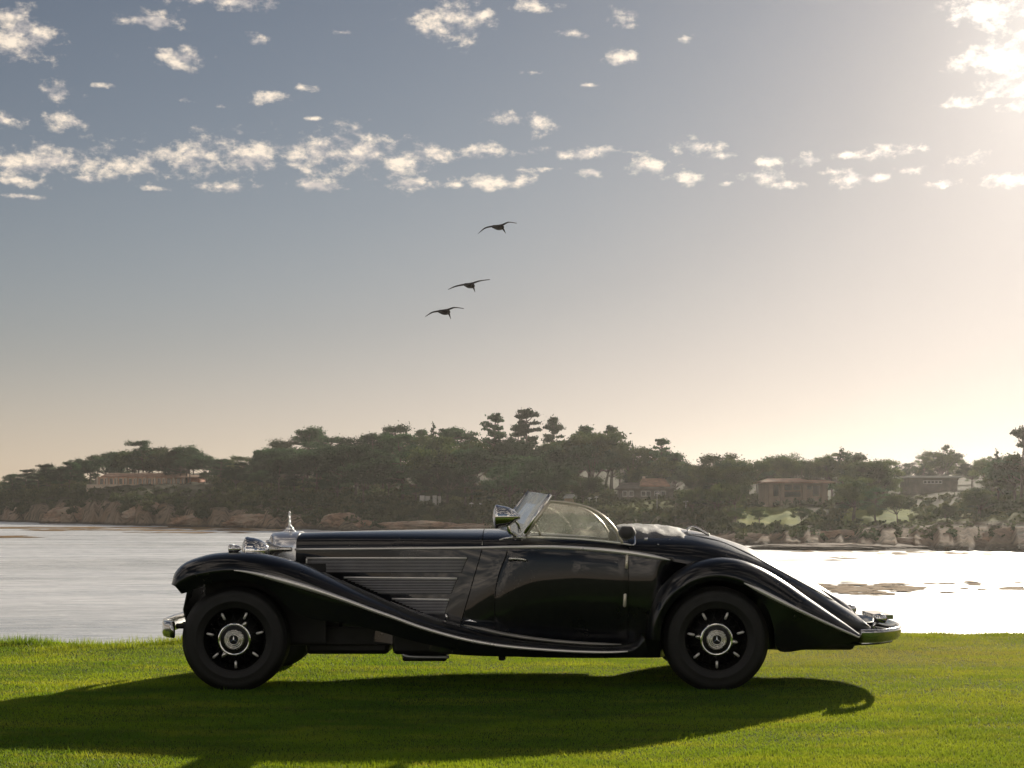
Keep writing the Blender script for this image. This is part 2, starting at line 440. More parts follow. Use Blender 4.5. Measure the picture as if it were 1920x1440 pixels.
# rank tufts along the brow, thickest on the left
for k in range(260):
    x = rng.uniform(-6.0, 6.5); left = x < -1.0
    if not left and rng.random() < 0.45: continue
    y = float(lawn_edge(x)) + rng.uniform(-0.5, 0.25); nb = int(rng.integers(40, 120))
    hh = rng.uniform(0.05, 0.11) * (1.0 if left else 0.6)
    parts_.append(blades(x + rng.normal(0, 0.10, nb), y + rng.normal(0, 0.07, nb), hh * 0.4, hh, 0.003, 0.7))
for k in range(120):      # longer scraps in the lawn
    y = rng.uniform(6.6, 13.5); x = rng.uniform(-0.38, 0.37) * y; nb = int(rng.integers(20, 60))
    parts_.append(blades(x + rng.normal(0, 0.07, nb), y + rng.normal(0, 0.05, nb), 0.02, 0.045, 0.0028, 0.8))
grass = fast_mesh('grass', np.concatenate(parts_), 3, BLADE)
tag(grass, 'short mown green grass of the foreground lawn', 'grass', kind='stuff')

# ------------------------------------------------------------------ the sea
SEA = -4.5
m, g, out = mat('sea_water'); WATER = m
gp = g.node('ShaderNodeNewGeometry').outputs['Position']
w1 = g.noise(g.v('MULTIPLY', gp, (0.3, 1.0, 1)), 1.1, 5, 0.6, 0.4); w2 = g.noise(g.v('MULTIPLY', gp, (0.35, 1.0, 1)), 0.09, 4, 0.55)
w3 = g.noise(g.v('MULTIPLY', gp, (0.12, 1.0, 1)), 0.035, 4, 0.6)
hgt = g.m('ADD', g.m('MULTIPLY', w1, 0.30), g.m('MULTIPLY', w2, 0.7))
bp = g.node('ShaderNodeBump', {'Strength': 0.3, 'Distance': 0.6, 'Height': hgt})
p = g.node('ShaderNodeBsdfPrincipled', {'Base Color': (0.96, 0.97, 0.97, 1), 'Metallic': 0.95, 'Specular IOR Level': 0.6, 'IOR': 1.33, 'Normal': bp.outputs[0]})
g.link(g.ss(w3, 0.3, 0.7, 0.16, 0.26), p.inputs['Roughness'])
ch = g.node('ShaderNodeBsdfGlossy', {'Color': (0.96, 0.96, 0.97, 1), 'Roughness': 0.64, 'Normal': bp.outputs[0]})
w4 = g.noise(g.v('MULTIPLY', gp, (0.34, 1.0, 1)), 0.8, 7, 0.72, 0.8)
w5 = g.noise(g.v('MULTIPLY', gp, (0.22, 1.0, 1)), 0.14, 6, 0.65, 0.6)
chop = g.m('ADD', g.ss(w3, 0.3, 0.7, -0.08, 0.08), g.m('ADD', g.ss(w4, 0.36, 0.64, 0.32, 0.74), g.ss(w5, 0.35, 0.65, -0.16, 0.16)), clamp=True)
mx_ = g.node('ShaderNodeMixShader', (chop, p.outputs[0], ch.outputs[0]))
g.link(mx_.outputs[0], out.inputs[0])
sx = np.concatenate([np.linspace(-1400, -300, 12), np.linspace(-250, 250, 21), np.linspace(300, 1400, 12)])
sy = np.concatenate([np.linspace(14.5, 60, 10), np.linspace(80, 900, 24), np.linspace(1000, 1900, 6)])
A, B = np.meshgrid(sx, sy, indexing='ij')
sea = mesh('sea', np.stack([A, B, np.full_like(A, SEA)], -1).reshape(-1, 3), grid_faces(len(sx), len(sy)), WATER, recalc=False)
tag(sea, 'bright rippled sea of the cove', 'sea', kind='structure')


def seaY(py): return (CZ - SEA) * F / (py - HY)


# ------------------------------------------------------------------ the far shore
T_PX = [-500, -150, 0, 100, 200, 400, 560, 700, 900, 1100, 1250, 1400, 1500, 1700, 1920, 2200, 2600]
T_SH = [976, 977, 978, 981, 984, 989, 993, 997, 1003, 1010, 1016, 1023, 1027, 1031, 1034, 1036, 1037]
T_BL = [960, 955, 950, 944, 940, 952, 968, 980, 987, 990, 994, 998, 999, 998, 992, 990, 990]
T_MD = [940, 930, 927, 921, 914, 917, 932, 945, 952, 950, 950, 968, 974, 972, 965, 960, 960]
T_BK = [925, 918, 914, 908, 903, 900, 902, 906, 914, 922, 927, 930, 935, 930, 925, 920, 920]
T_FA = [918, 912, 910, 905, 898, 885, 875, 872, 872, 876, 885, 893, 898, 898, 890, 885, 885]


def ground(px, Y, jit=True):
    """height of the far land on the bearing px at depth Y"""
    ys_ = seaY(np.interp(px, T_PX, T_SH))
    if jit: ys_ = ys_ * (1 + 0.012 * math.sin(px * 0.045) + 0.010 * math.sin(px * 0.13 + 1.3) + 0.006 * math.sin(px * 0.31))
    kn = [ys_ - 6, ys_, ys_ * 1.012 + 3, ys_ * 1.035 + 4, ys_ * 1.14 + 8, ys_ * 1.45, ys_ * 2.2, ys_ * 3]
    zz = lambda tab, y: CZ - (np.interp(px, T_PX, tab) - HY) / F * y
    zb = zz(T_BL, kn[3])
    zs = [SEA - 1.6, SEA + 0.25, SEA + (zb - SEA) * 0.55, zb, zz(T_MD, kn[4]), zz(T_BK, kn[5]), zz(T_FA, kn[6]), zz(T_FA, kn[6])]
    return float(np.interp(Y, kn, zs)), kn


m, g, out = mat('far_ground'); LAND = m
geo = g.node('ShaderNodeNewGeometry'); gp = geo.outputs['Position']
nz = g.node('ShaderNodeSeparateXYZ', (geo.outputs['True Normal'],)).outputs[2]
pz = g.node('ShaderNodeSeparateXYZ', (gp,)).outputs[2]
nA = g.noise(gp, 0.06, 5, 0.6); nB = g.noise(g.v('MULTIPLY', gp, (1, 1, 0.4)), 0.35, 6, 0.65); nC = g.noise(gp, 0.02, 4)
rock = g.mixc(g.ss(nB, 0.3, 0.7), (0.15, 0.105, 0.08), (0.46, 0.36, 0.27))
rock = g.mixc(g.ss(nA, 0.45, 0.65), rock, (0.30, 0.20, 0.13))
scrub = g.mixc(g.ss(nB, 0.35, 0.65), (0.035, 0.04, 0.02), (0.085, 0.075, 0.04))
turf2 = g.mixc(g.ss(nA, 0.3, 0.7), (0.12, 0.17, 0.03), (0.26, 0.28, 0.05))
s3 = g.node('ShaderNodeSeparateXYZ', (gp,))
bear = g.m('DIVIDE', s3.outputs[0], s3.outputs[1])
at = g.node('ShaderNodeAttribute', attribute_name='cover'); sc_ = g.node('ShaderNodeSeparateColor', (at.outputs['Color'],))
cov = g.mixc(sc_.outputs[1], scrub, turf2)
kr = g.m('MULTIPLY', sc_.outputs[0], g.ss(nB, 0.30, 0.52), clamp=True)
cov = g.mixc(kr, cov, rock)
wet = g.ss(pz, SEA + 0.2, SEA + 1.3, 1, 0)
cov = g.mixc(g.m('MULTIPLY', wet, 0.85), cov, (0.03, 0.025, 0.02))
p = g.node('ShaderNodeBsdfPrincipled', {'Base Color': cov, 'Roughness': 0.95, 'Specular IOR Level': 0.1})
bp = g.node('ShaderNodeBump', {'Strength': 1.0, 'Distance': 0.8, 'Height': nB}); g.link(bp.outputs[0], p.inputs['Normal'])
g.link(p.outputs[0], out.inputs[0])

pxs = np.arange(-480, 2560, 7.0)
tt = np.concatenate([np.linspace(0, 1, 3), np.linspace(1.15, 3, 15), np.linspace(3.1, 4, 10), np.linspace(4.15, 5, 8), np.linspace(5.2, 7, 8)])
vs = []; cv = []
LAWNS = [(1385, 1500, 954, 982, 1.0), (1575, 1715, 955, 980, 1.0), (1150, 1260, 940, 956, 0.5), (840, 960, 945, 962, 0.4), (1700, 1920, 962, 975, 0.45)]
for px in pxs:
    _, kn = ground(px, 100)
    for t in tt:
        i = min(int(t), 6); Y = kn[i] + (kn[i + 1] - kn[i]) * (t - i)
        z, _ = ground(px, Y)
        X = (px - CX) / F * Y
        nn = mnoise.fractal(Vector((X * 0.09, Y * 0.09, 3.0)) if t > 3.05 else Vector((X * 0.16, z * 0.10, 3.0)), 1.0, 2.0, 5)
        n_big = mnoise.noise(Vector((X * 0.02, Y * 0.02, 9.0)))
        k = 1.0 if t > 1 else 0.0
        amp = 0.15 if 1 < t <= 3.05 else 0.7
        Yd = Y + (nn * 2.4 * k if t < 3.05 else 0)
        z2 = z + nn * amp * k * (0.4 + 0.6 * min(1, (t - 1))) + n_big * 0.8 * k
        z2 = (SEA - 2) + (z2 - SEA + 2) * float(sstep(-470, -180, px) * sstep(2540, 2300, px))      # the land runs out into the sea
        vs.append((X, Yd, z2))
        py = HY - (z2 - CZ) * F / Y
        lw = 0.0
        for (a, b, c0, c1, s) in LAWNS:
            lw = max(lw, s * float(sstep(a - 15, a + 10, px) * sstep(b + 15, b - 10, px) * sstep(c0 - 8, c0, py) * sstep(c1 + 6, c1, py)))
        rk = float(sstep(3.45, 2.7, t)) * (0.75 + 0.5 * mnoise.noise(Vector((X * 0.03, 0, 5)))) * (1.0 if t > 0.8 else 0.4)
        cv += [max(0, min(1, rk)), lw if t > 2.9 else 0, 0, 1]
land = mesh('far_headland', vs, grid_faces(len(pxs), len(tt)), LAND, recalc=False)
ca = land.data.color_attributes.new('cover', 'FLOAT_COLOR', 'POINT'); ca.data.foreach_set('color', np.array(cv, np.float32))
tag(land, 'wooded headland with pale bluffs across the cove', 'headland', kind='structure')


def shore_pt(px, frac):
    """point on the far land: frac counts the profile's knots, 1 = waterline, 3 = top of the bluff"""
    _, kn = ground(px, 100); i = min(int(frac), 6); Y = kn[i] + (kn[i + 1] - kn[i]) * (frac - i)
    return Vector(((px - CX) / F * Y, Y, ground(px, Y)[0]))


# rock outcrops
m, g, out = mat('shore_rock'); ROCK = m
tco = g.node('ShaderNodeNewGeometry').outputs['Position']
nB = g.noise(g.v('MULTIPLY', tco, (1, 1, 2.5)), 0.5, 7, 0.65, 0.6); nA = g.noise(tco, 0.12, 3)
c = g.mixc(g.ss(nB, 0.3, 0.68), (0.17, 0.11, 0.075), (0.52, 0.34, 0.23)); c = g.mixc(g.ss(nA, 0.4, 0.7, 0, 0.6), c, (0.56, 0.49, 0.40))
pz = g.node('ShaderNodeSeparateXYZ', (tco,)).outputs[2]
c = g.mixc(g.ss(pz, SEA + 0.3, SEA + 1.4, 0.9, 0), c, (0.03, 0.025, 0.02))
p = g.node('ShaderNodeBsdfPrincipled', {'Base Color': c, 'Roughness': 0.9, 'Specular IOR Level': 0.2})
bp = g.node('ShaderNodeBump', {'Strength': 1.0, 'Distance': 0.5, 'Height': nB}); g.link(bp.outputs[0], p.inputs['Normal']); g.link(p.outputs[0], out.inputs[0])


def rock(px0, px1, py0, py1, frac, label, seed, flat=0.6):
    c = shore_pt((px0 + px1) / 2, frac); Y = c.y
    rx = (px1 - px0) / 2 / F * Y * 1.3; hz = (py1 - py0) / F * Y * 0.72
    zc = CZ - (py1 - HY) / F * Y
    bm = bmesh.new(); bmesh.ops.create_icosphere(bm, subdivisions=5, radius=1)
    for v in bm.verts:
        p = v.co.copy(); q = p * 1.6 + Vector((seed * 7.1, seed * 3.3, 0))
        d = (mnoise.ridged_multi_fractal(q * 0.9, 0.9, 2.2, 6, 1.0, 2.0) - 1.0) * 0.22 + mnoise.noise(q * 0.7) * 0.25 + mnoise.cell(q * 2.3) * 0.05
        p = p * (1 + d)
        p.x += 0.35 * p.z * math.sin(seed * 2.1)
        v.co = Vector((p.x * rx, p.y * rx * flat, p.z * hz * 0.95 + hz * 0.05))
    me = bpy.data.meshes.new('rock_outcrop'); bm.to_mesh(me); bm.free(); me.materials.append(ROCK)
    o = bpy.data.objects.new('rock_outcrop', me); COL.objects.link(o); o.location = (c.x, c.y, zc)
    
    tag(o, label, 'rock', 'rock outcrops along the far shore')


for i, (a, b, c0, c1, fr, lb) in enumerate([
        (1350, 1440, 992, 1017, 2.2, 'pinkish rock outcrop at the waterline just behind the car tail'),
        (1540, 1640, 988, 1012, 2.3, 'largest orange-tan rock outcrop on the shore below the green lawn'),
        (1640, 1780, 1002, 1022, 2.0, 'long low tan rock ledge at the far waterline'),
        (1840, 1925, 982, 1018, 2.3, 'tall reddish rock bluff on the far shore near the tall gum tree'),
        (1490, 1790, 1015, 1030, 1.4, 'dark flat wet rock shelf lying along the water'),
        (615, 665, 957, 978, 2.6, 'pointed tan rock behind the radiator mascot'),
        (665, 705, 973, 988, 2.4, 'rounded orange rock beyond the front of the bonnet'),
        (745, 860, 973, 990, 2.4, 'wide sandy orange rock bank beyond the bonnet'),
        (850, 950, 977, 992, 2.4, 'flat sandy bank beyond the spot lamp'),
        (440, 540, 955, 980, 2.4, 'pale grey rock bank on the shore left of the mascot'),
        (255, 330, 938, 972, 2.4, 'pale grey eroded cliff under the long house'),
        (95, 180, 945, 975, 2.4, 'pale grey eroded cliff under the windswept trees'),
        (340, 430, 955, 980, 2.3, 'low broken grey cliff right of the house cliff')]):
    rock(a, b, c0, c1, fr, lb, i + 1)

# floating kelp
m, g, out = mat('kelp'); KELP = m
tco = g.node('ShaderNodeNewGeometry').outputs['Position']
c = g.mixc(g.noise(tco, 0.7, 4), (0.10, 0.06, 0.025), (0.40, 0.26, 0.13))
p = g.node('ShaderNodeBsdfPrincipled', {'Base Color': c, 'Roughness': 0.9, 'Specular IOR Level': 0.05}); g.link(p.outputs[0], out.inputs[0])


def kelp(label, items):
    vs = []; fs = []
    for (px0, px1, py, n) in items:
        for k in range(n):
            px = random.uniform(px0, px1); q = py + random.gauss(0, 1) * max(0.8, (py - HY) * 0.016)
            Y = seaY(q); X = (px - CX) / F * Y
            L = random.uniform(0.12, 0.6) * Y / 60; Wd = L * random.uniform(0.5, 1.4) 
            b = len(vs); kk = 9; ph = random.random() * 6
            for a in range(kk):
                th = 2 * math.pi * a / kk; r = 1 + 0.35 * math.sin(3 * th + ph) + random.uniform(-0.2, 0.2)
                vs.append((X + math.cos(th) * L * r, Y + math.sin(th) * Wd * r, SEA + 0.03 + 0.002 * k % 0.05))
            vs.append((X, Y, SEA + 0.10)); fs += [(b + a, b + (a + 1) % kk, b + kk) for a in range(kk)]
    o = mesh('kelp', vs, fs, KELP, recalc=False); return tag(o, label, 'kelp', kind='stuff')


kelp('brown kelp raft floating on the sea behind the car tail', [(1510, 1720, 1100, 60), (1560, 1710, 1106, 50), (1580, 1690, 1112, 16), (1700, 1920, 1103, 16), (1680, 1920, 1095, 8)])
kelp('thin kelp line under the left headland', [(-20, 520, 990, 300), (60, 540, 994, 160), (0, 60, 1007, 24), (240, 460, 999, 40)])
kelp('scattered kelp scraps beyond the car tail', [(1560, 1600, 1046, 5), (1640, 1900, 1038, 14), (1500, 1800, 1034, 20)])

# ------------------------------------------------------------------ trees
def leaf_cloud(clumps, per, size, r):
    """leaf quads on and in flattened clumps; clumps: (x,y,z,rx,rz)"""
    out = []
    for (x, y, z, rx, rz) in clumps:
        n = max(12, int(per * (rx ** 1.6)))
        d = r.normal(size=(n, 3)); d /= np.linalg.norm(d, axis=1)[:, None]
        rad = r.uniform(0.2, 1.0, n) ** 0.6 * (0.95 + 0.28 * r.normal(size=n) * (r.random(n) < 0.5)) * (1 + 0.22 * np.sin(5 * d[:, 0] + 9 * d[:, 1] + x * 60) * np.cos(6 * d[:, 2] + y * 50))
        c = np.stack([x + d[:, 0] * rad * rx, y + d[:, 1] * rad * rx, z + np.where(d[:, 2] < 0, 0.6, 1.0) * d[:, 2] * rad * rz], -1)
        a = r.normal(size=(n, 3)); a /= np.linalg.norm(a, axis=1)[:, None]
        b = r.normal(size=(n, 3)); b -= (a * b).sum(1)[:, None] * a; b /= np.linalg.norm(b, axis=1)[:, None]
        s = size * r.uniform(0.5, 1.35, n)[:, None]
        q = np.stack([c - a * s - b * s * 0.45, c + a * s * 0.9 - b * s * 0.5, c + a * s + b * s * 0.5, c - a * s * 0.7 + b * s * 0.55], 1)
        out.append(q.reshape(-1, 3))
    return np.concatenate(out)


def make_tree(kind, seed):
    """unit-height tree: (trunk verts, faces), crown quads"""
    r = np.random.default_rng(seed); G = Geo(); cl = []
    lean = r.uniform(-0.06, 0.06, 2)
    top = {'pine': 0.95, 'broad': 0.7, 'oak': 0.6, 'cedar': 0.9, 'gum': 0.85, 'spire': 0.95}[kind]
    tp = [Vector((lean[0] * t * t + 0.012 * math.sin(5 * t + seed), lean[1] * t * t, t * top)) for t in np.linspace(-0.04, 1, 9)]
    at = lambda z: tp[min(8, max(0, int(round(z / top * 8))))]
    G.tube(tp, list(np.linspace(0.024, 0.006, 9)), 7)
    def limb(z, a, L, up, pad, flat):
        p = at(z); e = Vector((p.x + math.cos(a) * L, p.y + math.sin(a) * L, z + up))
        G.tube([p, p.lerp(e, 0.5) + Vector((0, 0, -0.015)), e], [0.009, 0.006, 0.003], 5)
        cl.append((e.x, e.y, e.z, pad, pad * flat))
        cl.append((p.x + (e.x - p.x) * 0.55, p.y + (e.y - p.y) * 0.55, z + up * 0.7, pad * 0.65, pad * 0.65 * flat))
    if kind == 'pine':                        # bare stem, flat pads in storeys
        z = r.uniform(0.42, 0.5); a = r.uniform(0, 6)
        while z < 0.93:
            k = (z - 0.42) / 0.55; L = 0.20 * (1 - 0.55 * k) * r.uniform(0.5, 1.15)
            limb(z, a, L, r.uniform(0.01, 0.06), r.uniform(0.04, 0.095) * (1.1 - 0.3 * k), r.uniform(0.45, 0.75)); a += r.uniform(1.6, 2.9); z += r.uniform(0.018, 0.04)
        cl.append((tp[8].x, tp[8].y, 0.945, 0.09, 0.055)); cl.append((tp[8].x + 0.06, tp[8].y, 0.91, 0.07, 0.05)); cl.append((tp[8].x - 0.06, tp[8].y, 0.90, 0.06, 0.04))
        sz, per = 0.0135, 10500
    elif kind == 'cedar':                     # wide flat wind-cut layers
        z = r.uniform(0.2, 0.3); a = r.uniform(0, 6)
        while z < 0.92:
            k = (z - 0.2) / 0.7; L = 0.40 * (1 - 0.45 * k) * r.uniform(0.55, 1.1)
            limb(z, a, L, r.uniform(0.02, 0.10), r.uniform(0.08, 0.15), r.uniform(0.45, 0.75)); a += r.uniform(1.4, 2.7); z += r.uniform(0.03, 0.055)
        cl += [(tp[8].x + r.uniform(-.1, .1), tp[8].y + r.uniform(-.1, .1), 0.93, 0.14, 0.06) for _ in range(3)]
        sz, per = 0.012, 8800
    elif kind == 'spire':
        z = 0.16; a = 0
        while z < 0.95:
            k = (z - 0.16) / 0.8; limb(z, a, 0.22 * (1 - k) + 0.015, 0.0, 0.10 * (1.05 - 0.8 * k), 0.7); a += r.uniform(1.5, 2.7); z += 0.028
        cl.append((tp[8].x, tp[8].y, 0.96, 0.03, 0.05)); sz, per = 0.014, 6500
    elif kind == 'gum':                       # tall open limbs with separate tufts
        for i in range(17):
            z = r.uniform(0.35, 0.82); k = z
            limb(z, r.uniform(0, 6.28), r.uniform(0.06, 0.30), r.uniform(0.05, 0.15), r.uniform(0.05, 0.095), 0.8)
        cl.append((0, 0, 0.93, 0.09, 0.07)); sz, per = 0.014, 8200
    else:                                     # domed crown
        n = 26 if kind == 'broad' else 22; zr = 0.33 if kind == 'broad' else 0.36
        for i in range(n):
            a = r.uniform(0, 6.28); el_ = math.asin(r.uniform(-0.3, 1)); q = r.uniform(0.7, 1.08)
            x = math.cos(a) * math.cos(el_) * 0.42 * q; y = math.sin(a) * math.cos(el_) * 0.42 * q; z = 0.54 + math.sin(el_) * zr * q
            pd = r.uniform(0.10, 0.17)
            cl.append((x, y, z, pd, pd * r.uniform(0.5, 0.8)))
            if i % 4 == 0: G.tube([at(0.35), Vector((x * 0.5, y * 0.5, (0.35 + z) / 2 - 0.02)), Vector((x, y, z))], [0.012, 0.008, 0.004], 5)
        cl.append((0, 0, 0.58, 0.28, 0.24)); sz, per = 0.0125, 6800
    cr = leaf_cloud(cl, per * 1.0, sz, r)
    cr[:, 2] /= cr[:, 2].max()
    return G, cr


KINDS = {}
SPEC = {'pine': ('pine_tree', LEAF), 'cedar': ('cypress_tree', LEAF), 'spire': ('conifer_tree', LEAF), 'gum': ('gum_tree', LEAF2), 'broad': ('broad_tree', LEAF), 'oak': ('oak_tree', LEAF2)}
used = {}


def tree(kind, var, base, H, spin, label, group, wid=1.0):
    key = (kind, var)
    name, lm = SPEC[kind]
    if key not in KINDS:
        G, cr = make_tree(kind, 100 + var * 17 + len(kind) * 3)
        root = empty(name, base, label, 'tree', group)
        ORI[root.name] = Vector((0, 0, 0))
        t = G.build('trunk', BARK, root); c = fast_mesh('crown', cr, 4, lm, parent=root)
        KINDS[key] = (t, c)
    else:
        root = empty(name, base, label, 'tree', group)
        for src in KINDS[key]:
            o = src.copy(); COL.objects.link(o); o.parent = root
    root.location = base; root.scale = (H * wid, H * wid, H); root.rotation_euler = (0, 0, spin)
    return root


def frac_at(px, py):
    f = 3.0
    while f < 6.5:
        p = shore_pt(px, f)
        if HY - (p.z - CZ) * F / p.y <= py: return f
        f += 0.02
    return f


HF = [4.35, frac_at(1210, 934), frac_at(1490, 941), frac_at(1745, 922)]
HOUSES_PX = [(165, 405), (1150, 1275), (1425, 1560), (1690, 1800)]


SKYL = [(-60, 905), (5, 908), (20, 890), (40, 879), (70, 870), (110, 866), (150, 850), (200, 842), (260, 826), (300, 836), (350, 829), (400, 848), (450, 850), (500, 838), (520, 820), (560, 801), (590, 804), (620, 812), (645, 818),
        (680, 800), (740, 791), (780, 796), (820, 796), (860, 798), (885, 812), (950, 815), (1060, 815), (1100, 799), (1140, 800), (1160, 820), (1200, 838), (1240, 826), (1260, 850), (1300, 863), (1340, 849), (1400, 851), (1440, 860),
        (1470, 849), (1500, 857), (1530, 866), (1560, 842), (1580, 840), (1620, 856), (1660, 853), (1700, 852), (1740, 850), (1770, 838), (1800, 847), (1830, 862), (1860, 848), (1880, 842), (1925, 830), (2000, 838), (2100, 850), (2300, 862)]
SKX, SKY_ = [a for a, b in SKYL], [b for a, b in SKYL]


def tree_at(kind, var, px, frac, py_top, label, group, wid=1.0):
    for (a, c), h in zip(HOUSES_PX, HF):
        if a - 26 < px < c + 26 and frac > 3.8: frac = max(frac, h + random.uniform(0.12, 0.3))
    b = shore_pt(px, frac); b.z -= 0.4
    H = CZ - (py_top - HY) / F * b.y - b.z
    H = max(3.5, H)
    return tree(kind, var, b, H, random.uniform(0, 6.28), label, group, wid)


# the ones that stand out on the skyline
SK = 'trees that stand out on the skyline'
for kd, va, px, fr, top, wd, lb in [
        ('pine', 1, 925, 5.0, 773, 1.0, 'tall pine with a ragged layered crown above the spot lamp'),
        ('pine', 2, 988, 5.0, 764, 1.0, 'tallest pine on the skyline, over the windscreen'),
        ('pine', 3, 968, 5.1, 790, 0.9, 'shorter pine leaning in beside the tallest pine'),
        ('pine', 4, 1036, 5.0, 776, 0.85, 'slender flat-topped pine just right of the tallest pine'),
        ('pine', 5, 1105, 5.0, 795, 1.2, 'wide-topped pine over the side window'),
        ('pine', 1, 1148, 5.0, 796, 0.8, 'narrow pine at the right end of the tall pine group'),
        ('pine', 2, 1240, 4.9, 820, 1.0, 'lone pine on the falling skyline above the gabled house'),
        ('pine', 3, 1262, 4.8, 846, 1.1, 'small open-crowned pine below the lone pine'),
        ('cedar', 1, 24, 3.7, 888, 1.3, 'windswept tree at the tip of the headland'),
        ('cedar', 2, 48, 3.8, 878, 1.1, 'second windswept tree from the tip of the headland'),
        ('cedar', 3, 88, 4.0, 866, 1.2, 'spreading windswept tree left of the long house'),
        ('cedar', 1, 268, 4.6, 824, 1.0, 'highest flat-topped tree behind the long house'),
        ('broad', 1, 350, 4.6, 828, 1.0, 'rounded tree behind the right end of the long house'),
        ('cedar', 2, 575, 4.8, 799, 1.15, 'broad dark cypress starting the high wood'),
        ('cedar', 3, 745, 5.0, 789, 1.0, 'flat-topped cypress high in the middle wood'),
        ('cedar', 4, 848, 5.0, 797, 1.1, 'spreading cypress left of the ragged pine'),
        ('spire', 1, 812, 5.0, 790, 0.8, 'pointed conifer in the middle wood skyline'),
        ('spire', 2, 1186, 4.9, 826, 0.7, 'thin pointed conifer right of the pine group'),
        ('oak', 1, 1350, 4.7, 847, 1.15, 'large rounded oak on the skyline left of the columned house'),
        ('oak', 2, 1478, 4.8, 846, 1.1, 'rounded oak right behind the columned house'),
        ('spire', 3, 1572, 4.7, 836, 1.25, 'bushy upright conifer right of the columned house'),
        ('oak', 3, 1745, 4.7, 849, 1.0, 'rounded oak above the white-roofed house'),
        ('gum', 2, 1776, 4.8, 833, 0.9, 'small open tree poking above the white-roofed house'),
        ('spire', 1, 1872, 4.6, 840, 0.9, 'star-shaped conifer left of the tall gum tree'),
        ('gum', 1, 1915, 4.5, 796, 1.0, 'tall gum tree with open limbs at the far right of the wood')]:
    tree_at(kd, va, px, fr, top, lb, SK, wd)

PLACE = [(20, 'near the tip of the headland'), (165, 'left of the long low house'), (285, 'behind the left half of the long low house'), (405, 'behind the right half of the long low house'), (520, 'between the long low house and the mascot'),
         (600, 'above the radiator mascot'), (700, 'beyond the front of the bonnet'), (800, 'beyond the middle of the bonnet'), (900, 'beyond the back of the bonnet'), (1000, 'behind the windscreen below the tall pines'), (1075, 'right of the tallest pine'), (1150, 'behind the side window'), (1275, 'by the gabled house'), (1350, 'just right of the gabled house'), (1425, 'just left of the columned house'),
         (1560, 'by the columned house'), (1625, 'just right of the columned house'), (1690, 'just left of the flat white roof'), (1800, 'by the flat white roof'), (1860, 'between flat white roof and tall gum tree'), (9999, 'beside the tall gum tree')]
KN = {'cedar': 'layered cypress', 'broad': 'domed dark tree', 'pine': 'bare-stemmed pine', 'oak': 'rounded olive-green oak', 'gum': 'open-limbed gum tree', 'spire': 'pointed conifer'}


def where(kd, px, row): return f"{KN[kd]} in {row} row, {next(t for a, t in PLACE if px < a)}"


# the wood behind them, row by row
px = -70
while px < 2300:
    s = float(np.interp(px, SKX, SKY_))
    kd = random.choice(['broad', 'broad', 'oak', 'cedar', 'pine', 'broad']) if px < 1180 else random.choice(['oak', 'oak', 'broad', 'gum', 'oak', 'spire'])
    tree_at(kd, random.randint(1, 4), px, random.uniform(4.5, 5.2), s + random.uniform(0, 14), where(kd, px, 'back'), 'back row of the far wood', random.uniform(0.9, 1.25))
    px += random.uniform(20, 34)
px = -70
while px < 2300:
    s = float(np.interp(px, SKX, SKY_)); fr = random.uniform(4.15, 4.6)
    lim = s + random.uniform(16, 42) + (12 if px > 1850 else 0)
    for (a, b) in HOUSES_PX:
        if a - 30 < px < b + 30: fr = HF[HOUSES_PX.index((a, b))] + random.uniform(0.12, 0.3)
    kd = random.choice(['broad', 'broad', 'broad', 'oak', 'cedar']) if px < 1180 else random.choice(['oak', 'oak', 'broad'])
    tree_at(kd, random.randint(1, 4), px, fr, lim, where(kd, px, 'middle'), 'middle row of the far wood', random.uniform(0.95, 1.3))
    px += random.uniform(24, 40)
for px in list(range(-40, 170, 22)) + list(range(175, 520, 26)):      # fill behind and beside the long house
    px += random.uniform(-6, 6); s = float(np.interp(px, SKX, SKY_)); kd = random.choice(['broad', 'broad', 'cedar', 'oak'])
    tree_at(kd, random.randint(1, 4), px, random.uniform(4.5, 4.75) if px > 165 else random.uniform(3.8, 4.3), s + random.uniform(6, 24), where(kd, px, 'second'), 'second row of the far wood', random.uniform(1.1, 1.4))
px = 410
while px < 1850:
    s = float(np.interp(px, SKX, SKY_))
    if any(a - 34 < px < b + 34 for a, b in HOUSES_PX) or 1385 < px < 1440 or 820 < px < 960 and random.random() < 0.6:
        px += 16; continue
    fr = random.uniform(3.75, 4.2); b = HY - (shore_pt(px, fr).z - CZ) * F / shore_pt(px, fr).y
    lim = s + (b - s) * random.uniform(0.34, 0.55)
    kd = random.choice(['broad', 'oak', 'broad', 'cedar'])
    tree_at(kd, random.randint(1, 4), px, fr, lim, where(kd, px, 'front'), 'front row of the far wood', random.uniform(1.0, 1.4))
    px += random.uniform(30, 52)
for px, fr, h, lb in [(1502, 3.55, 962, 'dark round bush on the lawn below the columned house'), (1640, 3.5, 945, 'thin young tree standing on the sunlit lawn'), (1682, 3.55, 925, 'small three-stemmed tree on the sunlit lawn'),
                      (1380, 3.4, 950, 'dark bushy tree left of the bright lawn'), (1300, 3.6, 915, 'big dark oak right of the gabled house'), (1345, 3.7, 905, 'big dark oak between the gabled and the columned house'),
                      (1600, 3.9, 900, 'dark oak right of the columned house'), (1838, 3.7, 915, 'dark oak below the star-shaped conifer'), (1772, 3.5, 945, 'low dark oak in front of the white-roofed house'), (1425, 3.45, 955, 'small dark bush at the left end of the bright lawn')]:
    tree_at('oak', 1 + int(px) % 4, px, fr, h, lb, 'garden trees on the far lawns', 0.75 if 'thin' in lb else 1.15)

